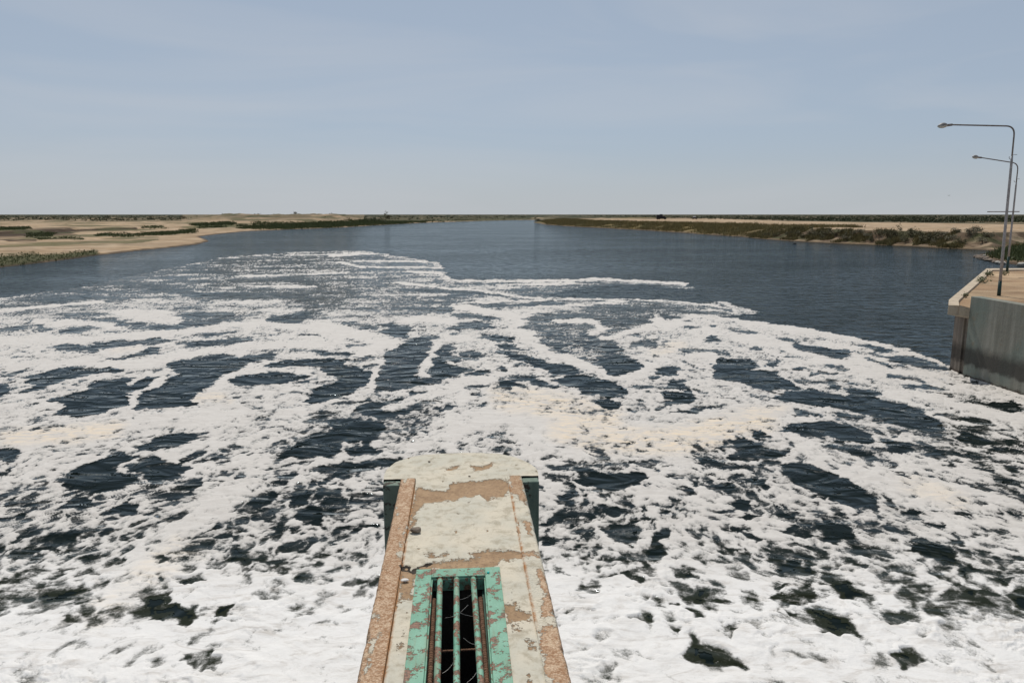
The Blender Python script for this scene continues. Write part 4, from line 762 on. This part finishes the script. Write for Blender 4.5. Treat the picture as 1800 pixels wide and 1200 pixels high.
# shaft below the opening and the end walls
bm = bmesh.new()
def quad(bm, *p): bm.faces.new([bm.verts.new(q) for q in p])
zb = .3; g0, g1, h1 = GU0-.05, GU1+.05, GV1+.05
quad(bm,(g0,-1,PT-.02),(g0,h1,PT-.02),(g0,h1,zb),(g0,-1,zb)); quad(bm,(g1,-1,PT-.02),(g1,-1,zb),(g1,h1,zb),(g1,h1,PT-.02)); quad(bm,(g0,h1,PT-.02),(g1,h1,PT-.02),(g1,h1,zb),(g0,h1,zb)); quad(bm,(g0,-1,zb),(g0,h1,zb),(g1,h1,zb),(g1,-1,zb)); quad(bm,(g0,-1,PT-.02),(g0,-1,zb),(g1,-1,zb),(g1,-1,PT-.02))
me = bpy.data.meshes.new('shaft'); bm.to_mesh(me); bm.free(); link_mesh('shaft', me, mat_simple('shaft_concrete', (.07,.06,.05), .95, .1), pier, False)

def mat_patina(name='green_patina_paint', lo=.535):
    m = NT(name); n1 = m.noise(9, 5, .7, .2); n2 = m.noise(60, 5, .7); n3 = m.noise(3, 3)
    p = m.mix(m.ramp(n3, .3, .7), (.135,.31,.21), (.20,.385,.275)); p = m.mix(m.ramp(n2, .52, .70, 0, .5), p, (.30,.52,.40)); p = m.mix(m.ramp(n2, .34, .26, 0, .6), p, (.06,.17,.11))
    c_ = m.attr('chip'); k = m.ramp(m.math('ADD', m.math('ADD', n1, m.math('MULTIPLY', m.math('SUBTRACT', n2, .5), .30)), m.math('MULTIPLY', c_, .2)), lo, lo+.035)
    run = m.noise(14, 4, .6, .2, stretch=(1, .16, 1)); p = m.mix(m.ramp(run, .50, .72, 0, .55), p, (.20,.17,.10))
    base = m.mix(k, p, m.mix(m.ramp(n2, .35, .65), (.10,.055,.035), (.26,.14,.085)))
    return m.done(m.bsdf(base, .6, .35, m.bump(m.math('SUBTRACT', m.math('MULTIPLY', n2, .4), k), .006, .8)))
M_pat = mat_patina(); M_bar = mat_patina('worn_bar_paint', .50); M_rust = mat_simple('rusty_rebar', (.17,.095,.06), .9, .2, .5, 40)
grate = tag(empty('metal_grate', (0, 0, 0), PYAW), 'green painted metal grate with three bars set in the top of the concrete pier', 'grate')
def plank(name, x0, x1, y0, y1, z0, z1, seed):
    nx = max(2, int((x1-x0)/.012)); ny = max(2, int((y1-y0)/.012)); bm = bmesh.new(); add_box(bm, x0, x1, y0, y1, z0, z1)
    return bm
bm = bmesh.new(); FT = PT+.016
add_box(bm, -.394, -.262, .9, 5.94, PT-.05, FT); add_box(bm, .190, .318, .9, 5.94, PT-.05, FT); add_box(bm, -.262, .190, 5.80, 5.94, PT-.05, FT-.002)
for q in ((-.262,-.250),(.178,.190)): add_box(bm, q[0], q[1], .9, 5.80, PT-.11, PT-.004)
add_box(bm, -.250, .178, 5.788, 5.80, PT-.11, PT-.004)
bm_obj('frame', bm, M_pat, grate, bevel=.004)
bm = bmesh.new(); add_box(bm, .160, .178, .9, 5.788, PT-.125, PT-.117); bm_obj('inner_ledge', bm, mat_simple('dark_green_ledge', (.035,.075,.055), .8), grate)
for a, b in (((-.190,5.80),(-.150,2.0)),((-.052,5.80),(-.040,2.0)),((.088,5.80),(.150,2.0))):
    bm = bmesh.new(); L_ = 60; add_tube(bm, [(a[0]+(b[0]-a[0])*t, a[1]+(b[1]-a[1])*t, PT-.014) for t in np.linspace(0, 1, L_)], [.0235+.0006*random.uniform(-1,1) for _ in range(L_)], 18)
    bm_obj('bar', bm, M_bar, grate, True)
for a, b in (((-.236,5.62,3.90),(-.214,2.0,3.90)),((.143,5.62,3.90),(.178,2.0,3.90))):
    bm = bmesh.new(); n = 520; add_tube(bm, [(a[0]+(b[0]-a[0])*t, a[1]+(b[1]-a[1])*t, a[2]) for t in np.linspace(0, 1, n)], [.0165+(.0045 if (k % 4) < 2 else 0) for k in range(n)], 12); bm_obj('rebar', bm, M_rust, grate, False)
bm = bmesh.new(); n = 80; add_tube(bm, [(-.235+.385*t, 4.97+.01*t, 3.855) for t in np.linspace(0, 1, n)], [.0075+(.002 if (k % 4) < 2 else 0) for k in range(n)], 10); bm_obj('cross_rod', bm, M_rust, grate, False)
bm = bmesh.new(); bmesh.ops.create_cone(bm, cap_ends=True, segments=8, radius1=.012, radius2=.009, depth=.012); bmesh.ops.translate(bm, verts=bm.verts[:], vec=(.215, 5.83, FT+.006)); bm_obj('bolt', bm, mat_simple('teal_bolt', (.02,.42,.36), .5), grate)
M_web = mat_simple('cobweb_silk', (.6,.58,.54), .8)
for p, q, s in (((-.14,5.35,3.9),(.04,5.48,3.93),.03),((-.03,5.42,3.9),(.16,5.44,3.86),.02),((-.03,5.62,3.9),(.07,5.66,3.92),.01),((.0,5.06,3.9),(.12,5.0,3.88),.02),((-.15,4.7,3.86),(-.05,4.82,3.9),.02),((.02,4.6,3.85),(.12,4.75,3.88),.02)):
    bm = bmesh.new(); add_tube(bm, [(p[0]+(q[0]-p[0])*t, p[1]+(q[1]-p[1])*t, p[2]+(q[2]-p[2])*t-s*math.sin(math.pi*t)) for t in np.linspace(0, 1, 9)], .0011, 5)
    bm_obj('cobweb', bm, M_web, grate)

def stone(name, loc, size, mat, seed, label, cat='stone', group=None, flat=.5, rz=0.0):
    bm = bmesh.new(); bmesh.ops.create_icosphere(bm, subdivisions=3, radius=1); r = np.random.default_rng(seed); pl = r.normal(size=(9,3)); pl /= np.linalg.norm(pl,axis=1)[:,None]; dd = r.uniform(.55,.9,9)
    for v in bm.verts:
        for n_, d_ in zip(pl, dd):
            s = v.co.x*n_[0]+v.co.y*n_[1]+v.co.z*n_[2]
            if s > d_: v.co.x -= n_[0]*(s-d_); v.co.y -= n_[1]*(s-d_); v.co.z -= n_[2]*(s-d_)
        v.co.x *= size; v.co.y *= size*.75; v.co.z *= size*flat
    o = bm_obj(name, bm, mat, None, False); o.location = loc; o.rotation_euler = (0, 0, rz); return tag(o, label, cat, group)
M_stone = mat_simple('grey_brown_stone', (.20,.16,.125), .9, .15, .4, 12); M_chip = mat_simple('pale_chip', (.62,.60,.56), .8)
def on_pier(cx, cy, dz=.0): a, b = at(580+cx/2.856, 780+cy/2.857, PT); return (a, b, PT+dz)
stone('concrete_chunk', on_pier(432, 445, .025), .062, M_stone, 3, 'flat grey brown concrete chunk lying near the left edge of the pier top', 'rubble', None, .5, .3)
stone('paint_chip', on_pier(375, 687, .008), .035, M_chip, 4, 'small white flake lying beside the left corner of the green grate', 'flake', None, .3)
stone('pebble', on_pier(498, 92, .008), .018, M_stone, 5, 'small dark pebble on the rounded nose of the pier, left of centre', 'pebble', None, .6)
stone('pebble', on_pier(700, 164, .006), .015, M_stone, 6, 'tiny brown pebble on the pier where the nose meets the bare band', 'pebble', None, .6)

# ================================================================= quay on the right
def mat_quay(name, c1, c2, moss, tide=True):
    m = NT(name); tc = m.coord(); sep = m.n('SeparateXYZ', None); m.t.links.new(tc, sep.inputs[0]); zc = sep.outputs['Z']
    n1 = m.noise(2.2, 6, .7); run = m.noise(2.4, 5, .65, .2, stretch=(1, 1, .10)); n2 = m.noise(14, 5, .7); big = m.noise(.55, 3, .5)
    base = m.mix(m.ramp(run, .3, .7), c1, c2); base = m.mix(m.ramp(big, .42, .66, 0, moss), base, (.145,.185,.16)); base = m.mix(m.ramp(n1, .52, .72, 0, .6), base, (.20,.165,.115)); base = m.mix(m.ramp(n2, .60, .68, 0, .5), base, (.06,.05,.04))
    if tide:
        zn = m.math('ADD', zc, m.math('MULTIPLY', m.math('SUBTRACT', n1, .5), .55)); band = m.math('MULTIPLY', m.ramp(zn, .42, .62), m.ramp(zn, 1.55, 1.05)); base = m.mix(m.math('MULTIPLY', band, .82), base, (.045,.040,.035))
        foot = m.ramp(zn, .16, -.02); base = m.mix(foot, base, (.05,.035,.025))
    return m.done(m.bsdf(base, .9, .15, m.bump(m.math('ADD', n1, m.math('MULTIPLY', n2, .4)), .03, .8)))
M_wall = mat_quay('quay_wall_concrete', (.17,.165,.135), (.265,.255,.215), .6); M_cap = mat_quay('coping_concrete', (.42,.34,.25), (.52,.43,.32), 0.0, False); M_pile = mat_quay('quay_pile_concrete', (.13,.105,.085), (.24,.20,.165), .1)
M_wtop = M_cap
quay = tag(empty('river_quay', (19.95, 32.0, 0)), 'concrete river quay with pale coping and stained green grey wing wall', 'quay')
def qparent(o): o.parent = quay; o.matrix_parent_inverse = quay.matrix_world.inverted(); o.location = tuple(-c for c in quay.location); o.location = (-19.95, -32.0, 0); return o
bm = bmesh.new(); add_prism(bm, [(19.955,32.02,3.50),(20.42,32.02,3.50),(21.3,6.0,3.50),(20.85,6.0,3.50)], -1.5)
for v in bm.verts:
    if v.co.z < 0: v.co.x += (-.03 if v.co.x < 20.9 else 0)
qparent(bm_obj('wing_wall', bm, M_wall, quay, bevel=.02))
A = [(20.0,33.35,3.13),(20.05,33.62,3.125)]; c1 = at(1734,471.7,3.1); c2 = at(1830,471.1,3.1)
outer = [(*at(1704,547.5,2.90),2.90),(*at(1667,536,3.12),3.12),(*at(1668,526.5,3.12),3.12),(*c1,3.1),(*c2,3.1),(66,62,3.1)]
inner = [(*at(1704,541.0,2.90),2.90),(*at(1686.5,537,3.10),3.10),(*at(1685,528,3.10),3.10),(*at(1745,474.3,3.10),3.10),(*at(1830,473.2,3.10),3.10),(66,59.5,3.1)]
outer[0] = (19.98, 32.03, 2.93); inner[0] = (20.30, 32.03, 2.93)
bm = bmesh.new()
to = [bm.verts.new(p) for p in outer]; ti = [bm.verts.new(p) for p in inner]; bo = [bm.verts.new((p[0],p[1],p[2]-.42)) for p in outer]; bi = [bm.verts.new((p[0],p[1],p[2]-.42)) for p in inner]
for i in range(len(to)-1):
    bm.faces.new([to[i],to[i+1],ti[i+1],ti[i]]); bm.faces.new([bo[i],bo[i+1],to[i+1],to[i]]); bm.faces.new([ti[i],ti[i+1],bi[i+1],bi[i]]); bm.faces.new([bi[i],bi[i+1],bo[i+1],bo[i]])
bm.faces.new([to[0],ti[0],bi[0],bo[0]]); bm.faces.new([to[-1],bo[-1],bi[-1],ti[-1]])
qparent(bm_obj('coping', bm, M_cap, quay, bevel=.015))
# wall under the coping, set back, with a pilaster and a light chamfered end
bx0 = at(1664,648.5,0)
bm = bmesh.new(); add_prism(bm, [(20.10,32.04,2.49),(20.06,bx0[1]-.10,2.66),(20.20,bx0[1]+.02,2.66),(c1[0]+.4,c1[1]-.3,2.66),(65.5,60.5,2.66),(65.5,32.04,2.49)], -1.5); qparent(bm_obj('quay_body', bm, M_pile, quay))
bm = bmesh.new(); add_box(bm, 20.0, 20.10, 32.40, 32.78, -1.5, 2.50); qparent(bm_obj('pilaster', bm, M_pile, quay, bevel=.01))
# trodden sandy fill of the quay
gx = np.linspace(20.2, 66, 180); gy = np.linspace(6, 60, 210); GX, GY = np.meshgrid(gx, gy); xx, yy = GX.ravel(), GY.ravel(); zq = np.interp(yy, [6,30,35,60], [2.97,2.87,3.01,3.0])+.018*fbm(xx/2, yy/2, 4, 180)+.006*fbm(xx/.4, yy/.4, 3, 181)
poly_in = [(20.36,6),(20.36,32.0)]+[(p[0],p[1]) for p in inner]+[(66,6)]
sd = seg_dist(xx, yy, poly_in, True, 1.0); F = grid_faces(len(gy), len(gx)); F = F[(sd[F] > -.30).all(1)]
sl = fbm(xx/5, yy/2.2, 4, 182); cq_ = np.array([.36,.24,.145])*(1-smooth(-.4,.6,sl))[:,None]+np.array([.47,.34,.215])*smooth(-.4,.6,sl)[:,None]
V, F, ex = compact(np.stack([xx, yy, zq], 1), F, [cq_]); tag(link_mesh('quay_ground', np_mesh('quay_ground', V, F, None, {'soil': ex[0]}), M_ground), 'trodden brown earth on top of the concrete quay', 'ground', kind='structure')

# ================================================================= street lamps
M_pole = mat_simple('galvanised_pole', (.30,.285,.28), .6, .35, .22, 5, .0); M_pgreen = mat_simple('dark_green_paint', (.010,.034,.027), .5, .4, .3, 8); M_arm = mat_simple('weathered_arm_pipe', (.17,.15,.14), .6, .3, .3, 6)
M_glass = mat_simple('lamp_glass', (.42,.42,.38), .25, .5, .15, 8); M_hood = mat_simple('lamp_hood', (.22,.20,.185), .5, .4, .35, 7)
def at_depth(px, py, Yd):
    dx = (px-900)/F_PX; dy = -(py-600)/F_PX; t = Yd/(CP+dy*SP); return (dx*t, Yd, CAM_H+t*(-SP+dy*CP))
def street_lamp(base_px, zb, top_px, arm_px, head_px, ref_green, label, bar=None, hook=None, r0=.085):
    bx_, by_ = at(*base_px, zb); loc = np.array([bx_, by_, zb]); e = tag(empty('street_lamp', tuple(loc)), label, 'street lamp', 'street lamps on the quay')
    P = lambda p: np.array(at_depth(p[0], p[1], by_))-loc
    top = P(top_px); arm = P(arm_px); head = P(head_px); ax = top/np.linalg.norm(top); Lp = np.linalg.norm(top)
    bm = bmesh.new(); add_tube(bm, [ax*(Lp*t) for t in (ref_green, .3, .5, .8, .83)], [r0*.86, r0*.80, r0*.74, r0*.66, r0*.50], 16); bm_obj('pole', bm, M_pole, e, True)
    bm = bmesh.new(); add_tube(bm, [ax*t for t in (-.05, Lp*ref_green*.4, Lp*ref_green)], [r0*1.06, r0*1.0, r0*.92], 16); bm_obj('painted_base', bm, M_pgreen, e, True)
    d = arm-top; d = d/np.linalg.norm(d); R_ = .42; pts = [ax*(Lp*.81), ax*(Lp-R_)]
    for t in np.linspace(0, 1, 9)[1:]: pts.append((1-t)**2*(top-ax*R_)+2*t*(1-t)*top+t*t*(top+d*R_))
    pts.append(arm+d*.05); bm = bmesh.new(); add_tube(bm, pts, .036, 12); bm_obj('arm', bm, M_arm, e, True)
    # cobra head: neck sleeve, hood and glass bowl
    hd = head-arm; Lh = np.linalg.norm(hd); hd = hd/Lh; hz = np.array([0,0,1.0]); side = np.cross(hd, hz)
    bm = bmesh.new(); add_tube(bm, [arm-hd*.02, arm+hd*Lh*.42], [.055,.062], 12); bm_obj('neck_sleeve', bm, M_arm, e, True)
    def half(zs, name, mat, zscale):
        bm = bmesh.new(); rings = []
        for t in np.linspace(0, 1, 15):
            w = .145*(math.sin(math.pi*min(1, .10+t*.90))**.65)*(1-.12*t); c0 = arm+hd*(Lh*(.34+.66*t)); ring = []
            for a in np.linspace(0, math.pi, 11): p = c0+side*(math.cos(a)*w)+hz*(zs*math.sin(a)*w*zscale); ring.append(bm.verts.new(tuple(p)))
            rings.append(ring)
        for a, b in zip(rings[:-1], rings[1:]):
            for k in range(10): bm.faces.new([a[k], a[k+1], b[k+1], b[k]])
        for ring in rings: pass
        for a, b in zip(rings[:-1], rings[1:]): bm.faces.new([a[0], b[0], b[-1], a[-1]])
        bm_obj(name, bm, mat, e, True)
    half(1, 'lamp_hood', M_hood, 1.05); half(-1, 'lamp_glass', M_glass, .80)
    if bar:
        b0, b1 = P(bar[0]), P(bar[1]); off = np.array([0, .13, 0]); bm = bmesh.new(); add_tube(bm, [b0+off, b1+off], .022, 8); bm_obj('crossbar', bm, M_arm, e, True)
    if hook:
        h = P(hook); bm = bmesh.new(); s_ = 1.0; pts = [h+np.array([.32,0,.05]), h+np.array([.20,0,.06])]+[h+np.array([.09*math.cos(a)+.04, 0, .11*math.sin(a)-.06]) for a in np.linspace(.9, -3.4, 10)]
        add_tube(bm, pts, .012, 6); bm_obj('hook', bm, M_arm, e, True)
    return e
street_lamp((1755.5,522), 2.95, (1784,222), (1673,219.5), (1647.5,222.5), .098, 'taller nearer street lamp on the quay, with a crossbar halfway up its pole', ((1738.5,372.2),(1795,372)), (1776,274))
street_lamp((1770,478), 3.0, (1790,287.5), (1725,277.2), (1708.5,276.0), .145, 'farther street lamp standing behind the taller one, its arm tilted upward', None, (1784,316), .082)

# ================================================================= weeds on the quay
def weed(px, py, zg, s, label, seed):
    a, b = at(px, py, zg); e = tag(empty('weed_plant', (a, b, zg)), label, 'weed')
    V, F, tn = leaf_cloud(190, .5*s, .4*s, .42*s, .085*s, seed, 0, 6); link_mesh('leaves', np_mesh('leaves', V, F, {'tone': tn}), M_weed, e, False)
    bm = bmesh.new()
    for i in range(7):
        an = random.uniform(0, 6.28); add_tube(bm, [(0,0,-.03),(math.cos(an)*.14*s, math.sin(an)*.12*s, .2*s),(math.cos(an)*.34*s, math.sin(an)*.28*s, .36*s)], [.009,.007,.003], 5)
    bm_obj('stem', bm, M_twig, e)
weed(1722, 497, 3.02, .75, 'leafy weed growing against the middle of the quay coping', 61); weed(1734.5, 485, 3.02, .8, 'leafy weed growing against the coping near the far quay corner', 62)
weed(1766, 484, 3.02, .5, 'small weed on the earth in front of the farther street lamp', 63); weed(1698, 523, 3.02, .42, 'low dry weed lying on the earth by the top of the wing wall', 64)

# ================================================================= small things on the far banks
M_black = mat_simple('black_truck_paint', (.012,.012,.016), .5, .3); M_tyre = mat_simple('rubber_tyre', (.015,.014,.013), .9, .1); M_white = mat_simple('white_roof_paint', (.75,.75,.73), .4); M_maroon = mat_simple('dark_red_paint', (.055,.03,.028), .4); M_dglass = mat_simple('dark_window_glass', (.02,.025,.03), .1, .5)
def wheel(parent, x_, y_, r): 
    bm = bmesh.new(); add_tube(bm, [(x_, y_-.18, r), (x_, y_+.18, r)], r, 16); bm_obj('wheel', bm, M_tyre, parent)
def vehicle_at(px, py, zg):
    a, b = at(px, py, zg); return a, b, float(ground_z([a], [b])[0][0])
tx = vehicle_at(1162, 385.3, 3.4); truck = tag(empty('truck', tx), 'black truck parked on the pale sand beyond the right bank', 'truck')
bm = bmesh.new(); add_box(bm, -3.6, 1.0, -1.2, 1.2, 1.0, 3.5); bm_obj('cargo_box', bm, M_black, truck, bevel=.08)
bm = bmesh.new(); add_prism(bm, [(1.2,-1.15,2.5),(1.2,1.15,2.5),(2.9,1.15,2.4),(2.9,-1.15,2.4)], .7); add_box(bm, 2.9, 4.0, -1.1, 1.1, .7, 1.7); bm_obj('cab', bm, M_black, truck, bevel=.1)
bm = bmesh.new(); add_box(bm, -3.6, 3.9, -.5, .5, .55, .98); bm_obj('chassis', bm, M_tyre, truck)
bm = bmesh.new(); add_box(bm, -1.0, .9, -.9, .9, 3.5, 4.0); bm_obj('load', bm, M_black, truck, bevel=.1)
bm = bmesh.new(); add_box(bm, 2.903, 2.93, -.95, .95, 1.75, 2.3); bm_obj('windscreen', bm, M_dglass, truck)
for px_ in (-2.6, -1.3, 3.0):
    for py_ in (-1.0, 1.0): wheel(truck, px_, py_, .5)
vx = vehicle_at(1221, 385.0, 3.4); van = tag(empty('van', vx), 'small dark red van with a white roof standing on the sand right of the truck', 'van')
bm = bmesh.new(); add_box(bm, -2.0, 2.1, -.85, .85, .4, 1.15); bm_obj('body', bm, M_maroon, van, bevel=.15)
bm = bmesh.new(); add_box(bm, -1.3, 1.0, -.78, .78, 1.153, 1.70); bm_obj('cabin_glass', bm, M_dglass, van, bevel=.05)
bm = bmesh.new(); add_box(bm, -1.25, .95, -.80, .80, 1.703, 2.25); bm_obj('roof', bm, M_white, van, bevel=.15)
for px_ in (-1.3, 1.4):
    for py_ in (-.8, .8): wheel(van, px_, py_, .36)
M_post = mat_simple('dark_post_wood', (.03,.026,.022), .9, .1)
for px, py, h, lab in ((653.5, 382.0, 2.6, 'leftmost dark post on the skyline of the left bank'), (667.7, 381.5, 2.6, 'rightmost dark post on the skyline of the left bank, beside the wide bush'), (659.5, 381.0, 1.5, 'shortest of the three dark posts on the skyline of the left bank')):
    a, b, zg = vehicle_at(px, py, 4.6); bm = bmesh.new(); add_tube(bm, [(0,0,-.3),(0,0,h*.6),(.03,0,h)], [.24,.22,.17], 8); o = bm_obj('post', bm, M_post); o.location = (a, b, zg); tag(o, lab, 'post', 'posts on the left skyline')
# stones and debris on the spit
M_pale = mat_simple('pale_rubble', (.42,.39,.34), .9, .15, .3)
for i, (px, py, s) in enumerate([(1717,450.5,.55),(1720,451,.7),(1724,452,.6),(1728,453.5,.75),(1732,455,.5),(1738,456.2,.6),(1743,457.5,.5),(1748,458.8,.45),(1721,449.3,.5),(1726,450.5,.6),(1734,452.5,.5)]):
    a, b = at(px, py, .2); stone('stone', (a, b, max(.12, float(ground_z([a], [b])[0][0]))), s, M_stone, 300+i, 'dark stone among those lining the edge of the grassy spit', 'stone', 'dark stones lining the spit', .55, i*1.1)
for i, (px, py, s) in enumerate([(1729.5,449,.42),(1754,459.3,.5),(1762,460.3,.6),(1783,455,.4),(1797,464,.8)]):
    a, b = at(px, py, .3); stone('rubble_block', (a, b, max(.15, float(ground_z([a], [b])[0][0])+.1)), s, M_pale, 330+i, 'pale rubble block among the grass and stones of the spit', 'rubble', 'pale rubble on the spit', .5, i*.8)
a, b = at(1397, 428.2, .1); bm = bmesh.new(); add_tube(bm, [(-.45,0,.02),(-.2,.03,.08),(.1,0,.09),(.42,-.04,.05)], [.06,.12,.13,.05], 10); add_tube(bm, [(.0,0,.1),(.06,.05,.34),(.12,.06,.42)], [.05,.035,.02], 8); o = bm_obj('driftwood', bm, M_post, None, True); o.location = (a, b, 0); tag(o, 'small dark piece of driftwood floating off the right bank', 'driftwood')
# bird in the sky
p = at_depth(1668, 344, 170); bird = tag(empty('bird', p, .6), 'tiny dark bird flying alone in the sky left of the street lamps', 'bird')
bm = bmesh.new(); add_tube(bm, [(-.17,0,0),(-.08,0,.005),(.04,0,.01),(.13,0,.02),(.18,0,.02)], [.012,.034,.04,.026,.008], 8)
for s in (-1, 1):
    w = [(.07,s*.03,.01),(.06,s*.16,.09),(.0,s*.32,.12),(-.05,s*.31,.12),(-.03,s*.15,.085),(-.06,s*.03,.01)]
    t = [bm.verts.new(q) for q in w]; u_ = [bm.verts.new((q[0],q[1],q[2]-.012)) for q in w]; bm.faces.new(t); bm.faces.new(u_[::-1])
    for k in range(6): bm.faces.new([t[k], u_[k], u_[(k+1) % 6], t[(k+1) % 6]])
bm_obj('body', bm, M_post, bird)
